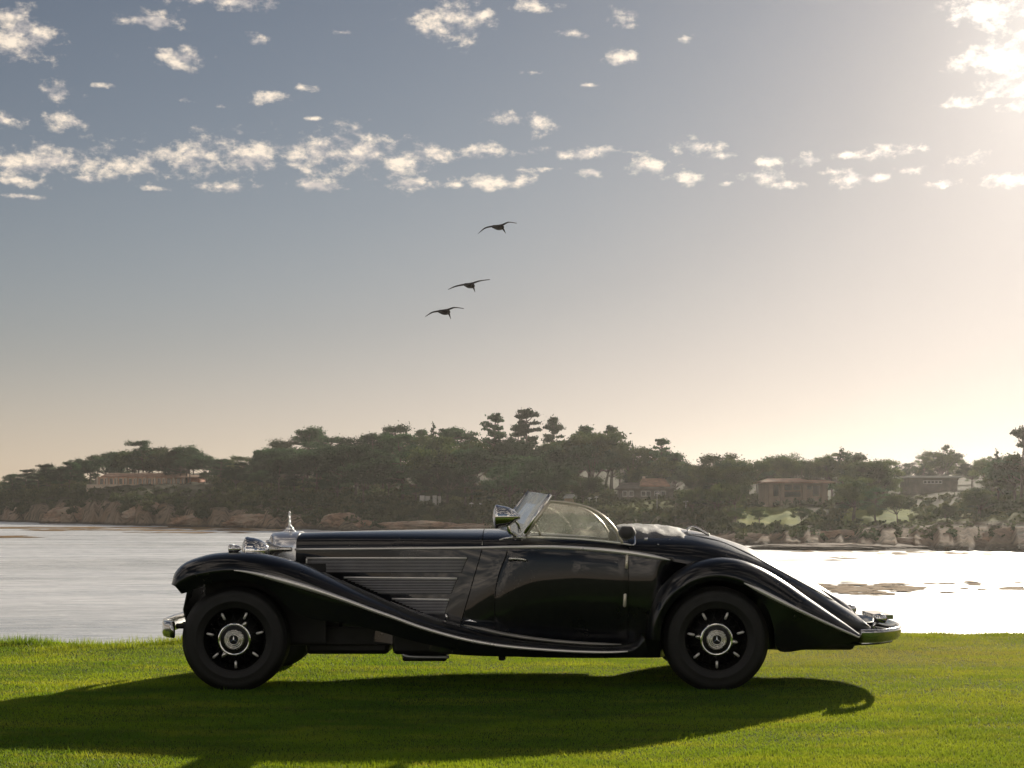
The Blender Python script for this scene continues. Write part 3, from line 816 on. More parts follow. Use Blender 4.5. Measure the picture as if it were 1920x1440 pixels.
# scrub on the bluffs and under the wood: nobody could count it
cl = []
r = np.random.default_rng(5)
for k in range(7000):
    px = r.uniform(-200, 2320); fr = 1.9 + 3.1 * r.random() ** 1.4
    p = shore_pt(px, fr); py = HY - (p.z - CZ) * F / p.y
    if any(a < px < b and c0 - 3 < py < c1 + 3 for a, b, c0, c1, s in LAWNS if s > 0.5): continue
    if fr < 3.0 and math.sin(px * 0.055) + math.sin(px * 0.13 + 2) + r.normal() * 0.5 < 0.1 + (3 - fr) * 0.8: continue
    if 172 < px < 402 and py < 916: continue
    s = r.uniform(0.5, 1.0) * p.y / 330 * (1.0 if fr < 3.6 else 1.5)
    if any(a - 5 < px < b + 5 and h - 0.9 < fr < h + 0.2 for (a, b), h in zip(HOUSES_PX, HF)): s *= 0.35
    cl.append((p.x, p.y, p.z + s * 0.2, s * r.uniform(0.9, 1.9), s * r.uniform(0.7, 1.2)))
sc = fast_mesh('scrub', leaf_cloud(cl, 22, 0.42, r), 4, SHRUB)
tag(sc, 'dark coastal scrub covering the far bluffs', 'scrub', kind='stuff')

# ------------------------------------------------------------------ houses on the far shore
PLASTER = pbr('cream_plaster', (0.76, 0.48, 0.33), 0.9, var=0.15, scale=0.4)
OCHRE = pbr('ochre_plaster', (0.40, 0.31, 0.23), 0.9, var=0.15, scale=0.4)
BRICKR = pbr('red_plaster', (0.55, 0.24, 0.15), 0.9, var=0.15, scale=0.4)
TILE = pbr('clay_tile', (0.42, 0.25, 0.17), 0.85, var=0.3, scale=0.8, bump=0.4, bscale=3)
SHINGLE = pbr('grey_shingle', (0.17, 0.15, 0.125), 0.9, var=0.3, scale=0.8, bump=0.4, bscale=3)
WHITE = pbr('white_paint', (0.78, 0.76, 0.72), 0.6, var=0.08, scale=0.5)
PANE = pbr('dark_pane', (0.03, 0.035, 0.04), 0.08, var=0.2, coat=1.0)
STONE = pbr('pale_stone', (0.70, 0.58, 0.46), 0.9, var=0.2, scale=0.8)


def roof_geo(x0, x1, y0, y1, z0, z1, hip=0.25, over=0.6):
    x0 -= over; x1 += over; y0 -= over; y1 += over; ym = (y0 + y1) / 2; h = (x1 - x0) * hip
    V = [(x0, y0, z0), (x1, y0, z0), (x1, y1, z0), (x0, y1, z0), (x0 + h, ym, z1), (x1 - h, ym, z1),
         (x0, y0, z0 - 0.3), (x1, y0, z0 - 0.3), (x1, y1, z0 - 0.3), (x0, y1, z0 - 0.3)]
    return V, [(0, 1, 5, 4), (1, 2, 5), (2, 3, 4, 5), (3, 0, 4), (0, 6, 7, 1), (1, 7, 8, 2), (2, 8, 9, 3), (3, 9, 6, 0), (9, 8, 7, 6)]


def Z(py, Y): return CZ - (py - HY) / F * Y
def Xp(px, Y): return (px - CX) / F * Y


def window(root, x0, x1, yf, z0, z1, frame=WHITE):
    w = Geo().box(x0 - 0.15, x1 + 0.15, yf - 0.12, yf + 0.1, z0 - 0.15, z1 + 0.15).build('window', frame, root, smooth=False)
    ORI[w.name] = ORI[root.name]
    Geo().box(x0, x1, yf - 0.16, yf - 0.06, z0, z1).build('pane', PANE, w, smooth=False)


# long low house on the left headland
Y = shore_pt(290, 4.35).y
hs = empty('long_house', (Xp(288, Y), Y, Z(911, Y) - 1), 'long low cream house with tiled roof on the left headland', 'house')
Geo().box(Xp(182, Y), Xp(352, Y), Y, Y + 12, Z(911, Y) - 4, Z(894, Y)).build('wall', PLASTER, hs, smooth=False)
tag(Geo().box(Xp(352.3, Y), Xp(374, Y), Y - 0.4, Y + 12, Z(911, Y) - 4, Z(896, Y)).build('wall', BRICKR, hs, smooth=False), 'reddish wall of the right wing')
V, Fc = roof_geo(Xp(192, Y), Xp(352, Y), Y, Y + 12, Z(894, Y) + 0.31, Z(886.5, Y), 0.05); rf = mesh('roof', V, Fc, TILE, hs, smooth=False)
V, Fc = roof_geo(Xp(316, Y), Xp(375, Y), Y - 2.2, Y + 10, Z(896, Y) + 0.35, Z(890, Y), 0.08); mesh('roof', V, Fc, TILE, hs, smooth=False)
for a, b in ((200, 217), (259, 269), (297, 307)):
    Geo().box(Xp(a, Y), Xp(b, Y), Y + 5, Y + 8, Z(893, Y), Z(885 if a != 200 else 886, Y)).build('chimney', STONE, rf, smooth=False)
for a in range(188, 350, 9):
    window(hs, Xp(a, Y), Xp(a + 5.5, Y), Y, Z(908, Y), Z(897.5, Y), STONE)
for a in range(184, 350, 18):
    Geo().box(Xp(a, Y) - 0.3, Xp(a, Y) + 0.3, Y - 1.4, Y - 0.8, Z(911, Y) - 1, Z(894, Y) - 0.35).build('column', STONE, hs, smooth=False)
tag(Geo().box(Xp(168, Y), Xp(402, Y), Y - 4.6, Y - 3.9, Z(913, Y) - 4, Z(908.5, Y)).build('terrace_wall', STONE, loc=(Xp(285, Y), Y - 4, Z(913, Y)), smooth=False), 'pale stone terrace wall in front of the long low house', 'wall')

# gabled house among the trees
Y = shore_pt(1210, HF[1]).y
hs = empty('gabled_house', (Xp(1212, Y), Y, Z(930, Y) - 1), 'grey shingled house with tan hipped roof behind the side window', 'house')
Geo().box(Xp(1162, Y), Xp(1262, Y), Y, Y + 10, Z(932, Y) - 4, Z(918, Y)).build('wall', SHINGLE, hs, smooth=False)
V, Fc = roof_geo(Xp(1162, Y), Xp(1262, Y), Y, Y + 10, Z(918, Y) + 0.31, Z(904, Y), 0.10); mesh('roof', V, Fc, SHINGLE, hs, smooth=False)
V, Fc = roof_geo(Xp(1205, Y), Xp(1252, Y), Y + 1, Y + 9, Z(910, Y), Z(896, Y), 0.12); rf = mesh('roof', V, Fc, TILE, hs, smooth=False)
Geo().box(Xp(1208, Y), Xp(1213, Y), Y + 5, Y + 6, Z(905, Y), Z(892, Y)).build('chimney', STONE, rf, smooth=False)
for a in (1168, 1180, 1203, 1212, 1228, 1240): window(hs, Xp(a, Y), Xp(a + 7, Y), Y, Z(930, Y), Z(921.5, Y))

# columned house
Y = shore_pt(1490, HF[2]).y
hs = empty('columned_house', (Xp(1490, Y), Y, Z(936, Y) - 1), 'tan house with square columns above the bright far lawn', 'house')
Geo().box(Xp(1434, Y), Xp(1552, Y), Y, Y + 9, Z(937, Y) - 4, Z(906, Y)).build('wall', OCHRE, hs, smooth=False)
V, Fc = roof_geo(Xp(1430, Y), Xp(1520, Y), Y - 1.5, Y + 9, Z(906, Y) + 0.31, Z(896, Y), 0.2); rf = mesh('roof', V, Fc, TILE, hs, smooth=False)
V, Fc = roof_geo(Xp(1515, Y), Xp(1558, Y), Y - 1, Y + 8, Z(907, Y) + 0.4, Z(899, Y), 0.2); mesh('roof', V, Fc, TILE, hs, smooth=False)
for a in (1440, 1462, 1503, 1540): Geo().box(Xp(a, Y), Xp(a + 7, Y), Y - 1.3, Y - 0.4, Z(937, Y) - 3, Z(907, Y)).build('column', OCHRE, hs, smooth=False)
for a, b, c0, c1 in ((1450, 1460, 909, 930), (1471, 1485, 909, 919), (1487, 1501, 909, 919), (1471, 1501, 922, 932), (1513, 1522, 910, 918), (1524, 1536, 910, 930)):
    window(hs, Xp(a, Y), Xp(b, Y), Y, Z(c1, Y), Z(c0, Y), OCHRE)

# white flat-roofed house
Y = shore_pt(1745, HF[3]).y
hs = empty('flat_roofed_house', (Xp(1745, Y), Y, Z(915, Y) - 1), 'low brown house with a thin white flat roof', 'house')
Geo().box(Xp(1704, Y), Xp(1795, Y), Y, Y + 8, Z(917, Y) - 4, Z(896, Y)).build('wall', SHINGLE, hs, smooth=False)
Geo().box(Xp(1697, Y), Xp(1803, Y), Y - 1.2, Y + 9, Z(895.6, Y), Z(892.5, Y)).build('roof', WHITE, hs, smooth=False)
for a in range(1732, 1762, 7): window(hs, Xp(a, Y), Xp(a + 5, Y), Y, Z(906, Y), Z(902, Y))

# white things about the clubhouse lawn: parasols, a hoarding of four panels, a tent
CANVAS = pbr('white_canvas', (0.80, 0.78, 0.74), 0.8, var=0.06, scale=1.0)
TAN = pbr('tan_canvas', (0.55, 0.40, 0.26), 0.8, var=0.1, scale=1.0)
for i, (px, py, w, mt, lb) in enumerate([(866, 948, 9, CANVAS, 'white garden parasol left of the spot lamp, first in the row'), (884, 944, 10, CANVAS, 'white garden parasol left of the spot lamp, second in the row'),
                                     (900, 945, 11, CANVAS, 'white garden parasol left of the spot lamp, third in the row'), (918, 948, 12, TAN, 'tan garden parasol next to the spot lamp'),
                                     (1105, 934, 9, CANVAS, 'white garden parasol seen above the side window'), (1118, 932, 8, CANVAS, 'smaller white garden parasol right of the one above the side window'),
                                     (1232, 925, 8, CANVAS, 'white garden parasol in front of the gabled house'), (1286, 940, 12, CANVAS, 'white garden parasol at the right of the gabled house')]):
    p = shore_pt(px, 3.9); Y = p.y; zt = Z(py, Y); rr = w / 2 / F * Y
    rt = empty('parasol', (p.x, Y, p.z), lb, 'parasol', 'parasols on the far lawns')
    Geo().lathe([(0.02, 0.35 * rr), (0.12 * rr, 0.3 * rr), (0.6 * rr, 0.12 * rr), (rr, -0.18 * rr), (rr * 0.98, -0.22 * rr), (0.1, 0.2 * rr)], (p.x, Y, zt), 'Z', 8).build('canopy', mt, rt, smooth=False)
    Geo().tube([(p.x, Y, min(p.z, zt - 2.2) - 0.3), (p.x, Y, zt + 0.2)], 0.06, 6).build('pole', WHITE, rt)
for i, px in enumerate((787, 797.5, 811, 821)):
    p = shore_pt(px, 3.95); Y = p.y
    o = Geo().box(Xp(px, Y), Xp(px + (9, 9, 8, 6)[i], Y), Y, Y + 0.25, Z(941, Y) - 1.2, Z(929 + i % 2, Y)).build('white_panel', CANVAS, loc=(p.x, Y, p.z), smooth=False, bevel=0.05)
    tag(o, 'white upright panel under the trees beyond the bonnet', 'panel', 'row of white panels under the trees')
p = shore_pt(1072, 3.95); Y = p.y
rt = empty('marquee', (p.x, Y, p.z), 'small pale marquee seen between windscreen and side window', 'tent')
V, Fc = roof_geo(Xp(1058, Y), Xp(1080, Y), Y, Y + 4, Z(932, Y), Z(926, Y), 0.2, 0.2); mesh('roof', V, Fc, CANVAS, rt, smooth=False)
Geo().box(Xp(1059, Y), Xp(1079, Y), Y + 0.2, Y + 3.8, Z(940, Y) - 1, Z(932, Y) - 0.31).build('wall', TAN, rt, smooth=False)

# ------------------------------------------------------------------ three pelicans
FEATHER = pbr('pelican_feather', (0.045, 0.038, 0.033), 0.8, var=0.4, scale=9)


def pelican(pts, body, bill, label):
    Yb = 77.0
    P3 = lambda p, dy=0: PX(p[0], p[1], Yb + dy)
    c = P3(body[1]); G = Geo()
    fwd = Vector((0.30, -0.92, -0.22)).normalized()
    wp = catmull([P3(p, d) for p, d in zip(pts, (0.55, 0.12, -0.05, -0.05, 0.05, 0.5))], 4)
    n = len(wp); secs = []
    for i, p in enumerate(wp):
        t = abs(2 * i / (n - 1) - 1)
        ch = 0.20 * (1 - t ** 2.2) + 0.035 + 0.05 * (1 - t); th = 0.035 * (1 - 0.7 * t) + 0.008
        upv = Vector((0, 0.18, 1)).normalized()
        secs.append([p + fwd * (ch * math.cos(a) * 0.8 - 0.05 * ch) + upv * (th * math.sin(a) + 0.04 * math.cos(2 * a) * ch) for a in [2 * math.pi * k / 10 for k in range(10)]])
    G.secs(secs)
    b0, b1, b2 = P3(body[0], 0.28), P3(body[1], 0), P3(body[2], -0.2)
    G.tube(catmull([b0 + Vector((-0.1, 0.2, 0)), b0, b1, b2, b2 + Vector((0.02, -0.05, 0.0))], 4), [0.01, 0.07, 0.10, 0.13, 0.13, 0.12, 0.08, 0.05], 10)
    q = P3(bill, -0.30)
    G.tube([b2 + Vector((-0.03, 0.05, 0.02)), b2.lerp(q, 0.35), b2.lerp(q, 0.6), q], [0.055, 0.05, 0.032, 0.010], 8)
    o = G.build('pelican', FEATHER, loc=tuple(c))
    rm = o.modifiers.new('skin', 'REMESH'); rm.mode = 'VOXEL'; rm.voxel_size = 0.017; rm.use_smooth_shade = True
    tag(o, label, 'bird', 'pelicans gliding over the cove')


pelican([(896, 438.5), (909, 428), (922, 424.5), (942, 421.5), (954, 416.5), (969, 418.5)], [(926, 425), (935, 427), (942, 426)], (948.5, 438.5), 'highest of three dark pelicans, wings arched, bill hanging down')
pelican([(840, 543), (854, 537), (870, 533.5), (886, 531), (900, 526.5), (919, 524)], [(873, 534), (880, 536), (887, 536)], (891, 548.5), 'middle pelican of three, wings held almost straight')
pelican([(797, 594), (810, 586), (822, 583.5), (840, 580.5), (853, 576.5), (870, 578.5)], [(825, 584), (834, 586), (841, 585)], (845.5, 599), 'lowest of three dark pelicans, wings drooping at the tips')

# ------------------------------------------------------------------ the car
YC = 11.15                                  # depth of the car's centre plane; its near side faces us
car = empty('roadster', (0, YC, 0), 'long black open roadster with chrome trim parked on the lawn', 'car')


def mir(p): return Vector((p[0], 2 * YC - p[1], p[2]))


def both(fn):
    """build a part on the near side and its twin on the far side"""
    return fn(lambda p: Vector(p)), fn(mir)


# body surface: half-width by station
#      X     w    zbelt  ztop  zbot  bulge tuck  wheel slant
BT = [(-1.70, .275, .945, 1.068, .34, .00, .00, 0, .04), (-1.45, .315, .950, 1.078, .32, .0, .0, 0, .08), (-1.0, .40, .956, 1.088, .30, .0, .0, 0, .18), (-.60, .50, .962, 1.095, .26, .0, .0, 0, .28),
      (-.34, .58, .966, 1.098, .22, .005, .02, 0, .30), (-.15, .64, .967, 1.100, .21, .015, .05, 0, .22), (0.0, .68, .965, 1.100, .21, .022, .06, 0, .12), (.30, .735, .955, 1.100, .21, .025, .07, 0, .02),
      (.66, .76, .925, 1.098, .21, .025, .07, 0, 0), (.90, .76, .893, 1.103, .21, .02, .07, 0, 0), (.97, .758, .883, 1.104, .22, .0, .0, 1, 0), (1.16, .75, .85, 1.094, .24, .0, .0, 1, 0), (1.36, .73, .81, 1.045, .25, .0, .0, 1, 0),
      (1.59, .69, .74, .966, .25, .0, .0, 1, 0), (1.72, .655, .70, .90, .25, .0, .0, .7, 0), (1.80, .625, .66, .862, .25, .01, .03, 0, 0), (1.99, .55, .57, .747, .25, .01, .05, 0, 0), (2.22, .43, .46, .592, .25, .01, .06, 0, 0), (2.38, .32, .385, .475, .26, .005, .05, 0, 0), (2.53, .15, .325, .352, .28, .0, .02, 0, 0)]
BX = [b[0] for b in BT]


def bi(X, k):   # smooth table read
    return float(np.interp(X, BX, [b[k] for b in BT]))


_fine = np.linspace(BX[0], BX[-1], 240)
_sm = {}
for k in (1, 2, 3, 4, 5, 6, 7, 8):
    raw = np.interp(_fine, BX, [b[k] for b in BT]); ker = np.hanning(17 if k != 7 else 5); ker /= ker.sum(); h = len(ker) // 2
    pad = np.concatenate([2 * raw[0] - raw[h:0:-1], raw, 2 * raw[-1] - raw[-2:-h - 2:-1]]) if k != 7 else np.pad(raw, h, 'edge')
    _sm[k] = np.convolve(pad, ker, 'valid')


def bs(X, k): return float(np.interp(X, _fine, _sm[k]))


NEXP = 2.4


def side_w(X, z):
    """half-width of the body at X, height z"""
    w, zb, zt, zo, bu, tu, wh = [bs(X, k) for k in range(1, 8)]
    if z <= zb:
        f = min(1.0, max(0.0, (zb - z) / max(0.02, zb - zo)))
        fw = min(1, f * 4); fw = fw * fw * (3 - 2 * fw)
        return w + bu * 4 * f * (1 - f) - tu * f * f - wh * 0.20 * fw
    q = min(1.0, (z - zb) / max(0.01, zt - zb))
    return w * max(0.0, 1 - q ** NEXP) ** (1 / NEXP)


def section(X, cut=None, nlow=12, nup=14):
    """near half section, bottom -> crown; cut: stop at this half-width"""
    w, zb, zt, zo = [bs(X, k) for k in (1, 2, 3, 4)]; sl = bs(X, 8)
    pts = []
    for i in range(nlow):
        z = zo + (zb - zo) * i / nlow
        pts.append(Vector((X - sl * (zb - z), YC - side_w(X, z), z)))
    for i in range(nup + 1):
        if cut is None:
            a = math.pi / 2 * i / nup
            y = w * math.cos(a) ** (2 / NEXP); z = zb + (zt - zb) * math.sin(a) ** (2 / NEXP)
        else:
            y = w - (w - cut(X)) * (i / nup) ** 1.5; z = zb + (zt - zb) * (max(0, 1 - (y / w) ** NEXP)) ** (1 / NEXP)
        pts.append(Vector((X + sl * 0.0, YC - y, z)))
    return pts


def full(X): s = section(X); return s + [mir(p) for p in reversed(s[:-1])]


def span(a, b, n): return [a + (b - a) * i / (n - 1) for i in range(n)]


hood = loft('bonnet', [full(x) for x in span(-1.70, -0.345, 30)], PAINT, car, solid=0.008)
scut = loft('scuttle', [full(x) for x in span(-0.339, 0.0, 12)], PAINT, car, solid=0.008)
tail = loft('tail_body', [full(x) for x in span(0.673, 2.53, 60)], PAINT, car, solid=0.008)
tp = full(2.53); mesh('tail_cap', tp + [Vector((2.56, YC, 0.315))], [(i, i + 1, len(tp)) for i in range(len(tp) - 1)] + [(len(tp) - 1, 0, len(tp))], PAINT, car)
cutw = lambda X: bs(X, 1) - 0.075


def midside(M):
    secs = []
    for x in span(0.0, 0.669, 16):
        s = section(x, cutw); e = s[-1]
        s += [Vector((x, e.y + 0.02, e.z - 0.015)), Vector((x, e.y + 0.03, e.z - 0.05)), Vector((x, e.y + 0.03, 0.35))]
        secs.append([M(p) for p in s])
    return loft('body_side', secs, PAINT, car)


both(midside)
# cockpit: floor, dash, bench seat, steering wheel
Geo().box(-0.3, 0.72, YC - 0.62, YC + 0.62, 0.28, 0.34).build('floor_pan', DARK, car, smooth=False)
Geo().box(0.02, 0.05, YC - 0.58, YC + 0.58, 0.75, 1.02).build('dashboard', LEATHER, car, smooth=False, bevel=0.01)
Geo().box(0.30, 0.66, YC - 0.56, YC + 0.56, 0.45, 0.62).build('seat', LEATHER, car, bevel=0.04)
for s in (-1, 1):
    a, b = sorted((YC + s * 0.02, YC + s * 0.56))
    G = Geo(); V = [(x + (0.10 if z > .8 else 0), y, z) for x in (0.50, 0.60) for y in (a, b) for z in (0.6, 0.965)]
    G.add(V, [(0, 1, 3, 2), (4, 6, 7, 5), (0, 4, 5, 1), (2, 3, 7, 6), (0, 2, 6, 4), (1, 5, 7, 3)]).build('backrest', LEATHER, car, bevel=0.03)
sw = []
for k in range(25):
    a = 2 * math.pi * k / 24; sw.append(Vector((0.22 + 0.07 * math.sin(a), YC - 0.36 + 0.2 * math.cos(a), 0.84 + 0.19 * math.sin(a) * 0.9)))
w_ = tube('steering_wheel', sw, 0.011, DARK, car)
tube('steering_column', [(0.22, YC - 0.36, 0.84), (0.03, YC - 0.36, 0.75)], 0.02, DARK, car)

# doors: panels standing a little proud of the side
DZ = 0.31


def door_front(z):
    zz_ = [0.28, 0.37, 0.516, 0.664, 0.794, 0.90, 0.97]; xx_ = [-.225, -.243, -.262, -.256, -.227, -.185, -.165]
    return float(np.interp(z, zz_, xx_))


def make_door(M):
    nu, nv = 26, 18; vs = []
    for i in range(nu):
        for j in range(nv):
            u, v = i / (nu - 1), j / (nv - 1)
            X0 = 0.664 * u - 0.2 * (1 - u)
            zt = bs(X0, 2) - 0.016; z = DZ + (zt - DZ) * v
            X = door_front(z) * (1 - u) + 0.664 * u
            sl = bs(X, 8)
            Xs = X + sl * (bs(X, 2) - z)          # undo the section slant to read the same surface
            edge = 0.0 if (i in (0, nu - 1) or j in (0, nv - 1)) else 0.006
            vs.append(M((X, YC - side_w(min(Xs, 0.7), z) - edge, z)))
    return mesh('door', vs, grid_faces(nu, nv), PAINT, car, solid=0.006, solid_off=0)


doors = both(make_door)
SEAM = pbr('seam_shadow', (0.002, 0.002, 0.002), 0.9)


def on_side(px, py, guess=10.5, off=0.0):
    """point of the near body side seen at a photo pixel"""
    Y = guess
    for _ in range(12):
        q = PX(px, py, Y); sl = bs(q.x, 8)
        Xs = q.x + (sl * (bs(q.x, 2) - q.z) if q.z < bs(q.x, 2) else 0)
        Y = YC - side_w(Xs, q.z)
    return PX(px, py, Y - off)


def strip(name, pxs_, rad, mt, parent, off=0.004, sub=5, flat=0.5, sides=2, n=8):
    pts = catmull([on_side(a, b, off=off) for a, b in pxs_], sub); r_ = []
    for M in ((lambda p: Vector(p)), mir)[:sides]:
        r_.append(tube(name, [M(p) for p in pts], rad, mt, parent, n=n, flat=flat))
    return r_


strip('door_seam', [(950, 1012), (950, 1036), (938, 1068), (929, 1105), (927, 1150), (931, 1185)], 0.0035, SEAM, car, 0.007)
# chrome belt mouldings
strip('belt_moulding', [(553, 1030), (640, 1029.5), (760, 1028.5), (880, 1027.5), (960, 1026), (1040, 1026), (1110, 1030), (1180, 1037), (1225, 1044), (1257, 1050)],
      [0.008, 0.009, 0.009, 0.010, 0.012, 0.014, 0.015, 0.017, 0.016, 0.004], TRIM, car, 0.004, 5, 0.6)
strip('sill_moulding', [(936, 1012), (955, 1009), (1000, 1008), (1060, 1009.5), (1120, 1014), (1165, 1019), (1184, 1022)], [0.004, 0.010, 0.010, 0.009, 0.009, 0.008, 0.005], TRIM, car, 0.006)
tube('hinge_bracket', catmull([on_side(1184, 1022, off=0.01), on_side(1190, 1020, off=0.012), on_side(1190, 1004, off=0.012), on_side(1188, 992, off=0.012)], 4), 0.006, CHROME, car)

# door furniture (near and far)
for M, d in zip((lambda p: Vector(p), mir), doors):
    a = on_side(957, 1048, off=0.035); b = on_side(984, 1050, off=0.035)
    tube('handle', [M(p) for p in catmull([a + Vector((0.0, 0.03, -0.012)), a, a.lerp(b, .5) + Vector((0, -0.004, 0.004)), b, b + Vector((0.01, 0.012, -0.005))], 4)], [0.011, 0.014, 0.012, 0.009, 0.006], BRUSH, d, n=10)
    for (x0, y0, y1) in ((1175.5, 1041, 1067), (1172, 1113, 1138)):
        tube('hinge', [M(on_side(x0 + .5, y0, off=0.012)), M(on_side(x0 + .2, y0 + 2, off=0.014)), M(on_side(x0 - 1, y1 - 2, off=0.014)), M(on_side(x0 - 1.2, y1, off=0.012))], [0.007, 0.0115, 0.0115, 0.007], IVORY, d, n=8)
tube('badge', [on_side(868, 1165.5, off=0.008), on_side(881, 1164, off=0.01), on_side(894, 1166.5, off=0.008)], [0.002, 0.013, 0.002], CHROME, car, flat=0.4)
tube('catch', [on_side(836, 1151, off=0.01), on_side(838, 1160, off=0.014)], [0.008, 0.012], CHROME, car)

# bonnet side grilles
for (x0, x1, x1b, ya, yb, x0b) in ((575, 875, 864, 1047.5, 1074.5, 575), (645, 857, 845, 1084, 1114.5, 715), (735, 842, 833, 1124, 1152, 800)):
    for M in ((lambda p: Vector(p)), mir):
        nu = 16; vs = []
        for i in range(nu):
            u = i / (nu - 1)
            vs += [M(on_side(x0 + (x1 - x0) * u, ya + (1.5 * u if x0 > 600 else 0), off=0.004)), M(on_side(x0b + (x1b - x0b) * u, yb, off=0.004))]
        gr = mesh('side_grille', vs, grid_faces(nu, 2), GRILLE, car)
        G = Geo(); nsl = 10
        for k in range(1, nsl):
            t = k / nsl; pts = []
            for i in range(25):
                u = i / 24; xa = x0 + (x1 - x0) * u; xb = x0b + (x1b - x0b) * u
                pts.append(M(on_side(xa + (xb - xa) * t, ya + (yb - ya) * t, off=0.008)))
            G.tube(pts, 0.0024, 4)
        sl_ = G.build('louvre_bars', GREYM, gr); sl_['kind'] = 'stuff'
        tube('grille_trim', [M(on_side(x0 + (x1 - x0) * i / 8, ya - 1 + (1.5 * i / 8 if x0 > 600 else 0), off=0.008)) for i in range(9)], 0.0075, TRIM, gr, flat=0.8)
        if x0 < 600: tube('grille_trim', [M(on_side(575, 1047 + 3 * i, off=0.008)) for i in range(5)], 0.006, TRIM, gr)

# front wings: rails in photo pixels (ridge, bead, skirt edge)
FW = [((327, 1093), (329, 1099), (341, 1113)), ((333, 1071), (344, 1090), (353, 1109)), ((354, 1053), (367, 1079), (376, 1098)), ((395, 1040), (402, 1072), (406, 1090)), ((440, 1036), (440, 1070), (441, 1087)),
      ((485, 1038.5), (480, 1076), (480, 1094)), ((530, 1047), (520, 1086), (514, 1110)), ((575, 1061.5), (560, 1097), (542, 1140)), ((618, 1080), (605, 1111), (585, 1160)), ((660, 1099), (650, 1126.5), (638, 1167)),
      ((700, 1116.5), (695, 1143), (690, 1178)), ((740, 1133.5), (737, 1157.5), (737, 1191)), ((785, 1150.5), (785, 1175), (785, 1204)), ((835, 1166), (835, 1190), (835, 1215)), ((885, 1179), (885, 1202), (885, 1223)),
      ((938, 1189.5), (940, 1211), (940, 1229)), ((1000, 1198.5), (1000, 1217), (1000, 1232)), ((1080, 1206), (1080, 1222), (1080, 1233)), ((1150, 1209), (1150, 1223), (1150, 1233)), ((1186, 1205), (1190, 1218), (1194, 1231)), ((1202, 1188), (1209, 1198), (1214, 1218))]
yr = np.interp(range(21), [0, 7, 13, 16, 20], [10.42, 10.43, 10.40, 10.36, 10.33]); yl = np.interp(range(21), [0, 2, 8, 20], [10.24, 10.20, 10.20, 10.20])
yi = np.interp(range(21), [0, 4, 8, 12, 14, 20], [10.62, 10.66, 10.70, 10.68, 10.60, 10.50]); dr = np.interp(range(21), [0, 1, 4, 9, 13, 20], [0.02, .05, .085, .085, .02, .0])
Rr = catmull([PX(*FW[i][0], yr[i]) for i in range(21)], 5); Lr = catmull([PX(*FW[i][1], yl[i]) for i in range(21)], 5); Fr = catmull([PX(*FW[i][2], yl[i] + 0.02) for i in range(21)], 5)
Ir = catmull([PX(*FW[i][0], yr[i]) + Vector((0, yi[i] - yr[i], -dr[i])) for i in range(21)], 5)


def wing_secs(Rr, Lr, Fr, Ir, n_in=7, n_out=12, n_sk=4):
    secs = []
    for r_, l_, f_, i_ in zip(Rr, Lr, Fr, Ir):
        s = []
        for k in range(n_in):
            a = math.pi / 2 * (1 - k / n_in)
            s.append(Vector((r_.x + (i_.x - r_.x) * (1 - math.cos(a)), r_.y + (i_.y - r_.y) * math.sin(a), r_.z + (i_.z - r_.z) * (1 - math.cos(a)))))
        for k in range(n_out + 1):
            a = math.pi / 2 * k / n_out
            s.append(Vector((r_.x + (l_.x - r_.x) * (1 - math.cos(a)), r_.y + (l_.y - r_.y) * math.sin(a), r_.z + (l_.z - r_.z) * (1 - math.cos(a)))))
        for k in range(1, n_sk + 1): s.append(l_.lerp(f_, k / n_sk))
        secs.append(s)
    return secs


ws = wing_secs(Rr, Lr, Fr, Ir)
fw = both(lambda M: loft('front_wing', [[M(p) for p in s] for s in ws], PAINT, car, solid=0.010, solid_off=0))
bead = [p + Vector((0, -0.020, 0.002)) for p in Lr[4 * 5:18 * 5 + 4]]
for M, f in zip((lambda p: Vector(p), mir), fw):
    tube('wing_bead', [M(p) for p in bead], [0.004, 0.013, 0.020, 0.020, 0.016, 0.014, 0.013, 0.012, 0.012, 0.011, 0.010, 0.009, 0.009, 0.005], TRIM, f, flat=0.8)
    a = [PX(870, 1175, 10.34), PX(905, 1183, 10.30), PX(950, 1193, 10.29), PX(1010, 1202, 10.285), PX(1080, 1208.5, 10.28), PX(1130, 1211, 10.28), PX(1165, 1211.5, 10.28)]
    tube('step_tread', [M(p + Vector((0, -0.006, 0.012))) for p in catmull(a, 5)], [0.004, 0.013, 0.014, 0.013, 0.012, 0.010, 0.004], STEP, f, flat=1.6)

# rear wings
RW = [((1212, 1196), (1227, 1200), (1237, 1200)), ((1215, 1160), (1232, 1165), (1241, 1166)), ((1228, 1120), (1247, 1133), (1255, 1137)), ((1252, 1084), (1271, 1107), (1277, 1112)), ((1290, 1058), (1302, 1089), (1305, 1095)), ((1335, 1046.5), (1340, 1081), (1341, 1087)),
      ((1380, 1049), (1378, 1087), (1377, 1093)), ((1425, 1064.5), (1411, 1101.5), (1410, 1108)), ((1470, 1090.5), (1447, 1119.5), (1438, 1140)), ((1510, 1118.5), (1490, 1141), (1451, 1178)), ((1550, 1146.5), (1530, 1160), (1462, 1221)), ((1585, 1170.5), (1570, 1178), (1535, 1212)), ((1610, 1189), (1600, 1191), (1582, 1206)), ((1623, 1198), (1621, 1200), (1620, 1203))]
nR = len(RW)
yr2 = np.interp(range(nR), [0, 4, 9, 13], [10.36, 10.40, 10.42, 10.46]); yl2 = np.interp(range(nR), [0, 3, 9, 13], [10.22, 10.19, 10.24, 10.42]); yi2 = np.interp(range(nR), [0, 5, 9, 13], [10.56, 10.62, 10.72, 10.75]); dr2 = np.interp(range(nR), [0, 2, 5, 9, 13], [0.0, 0.02, 0.06, 0.08, 0.02])
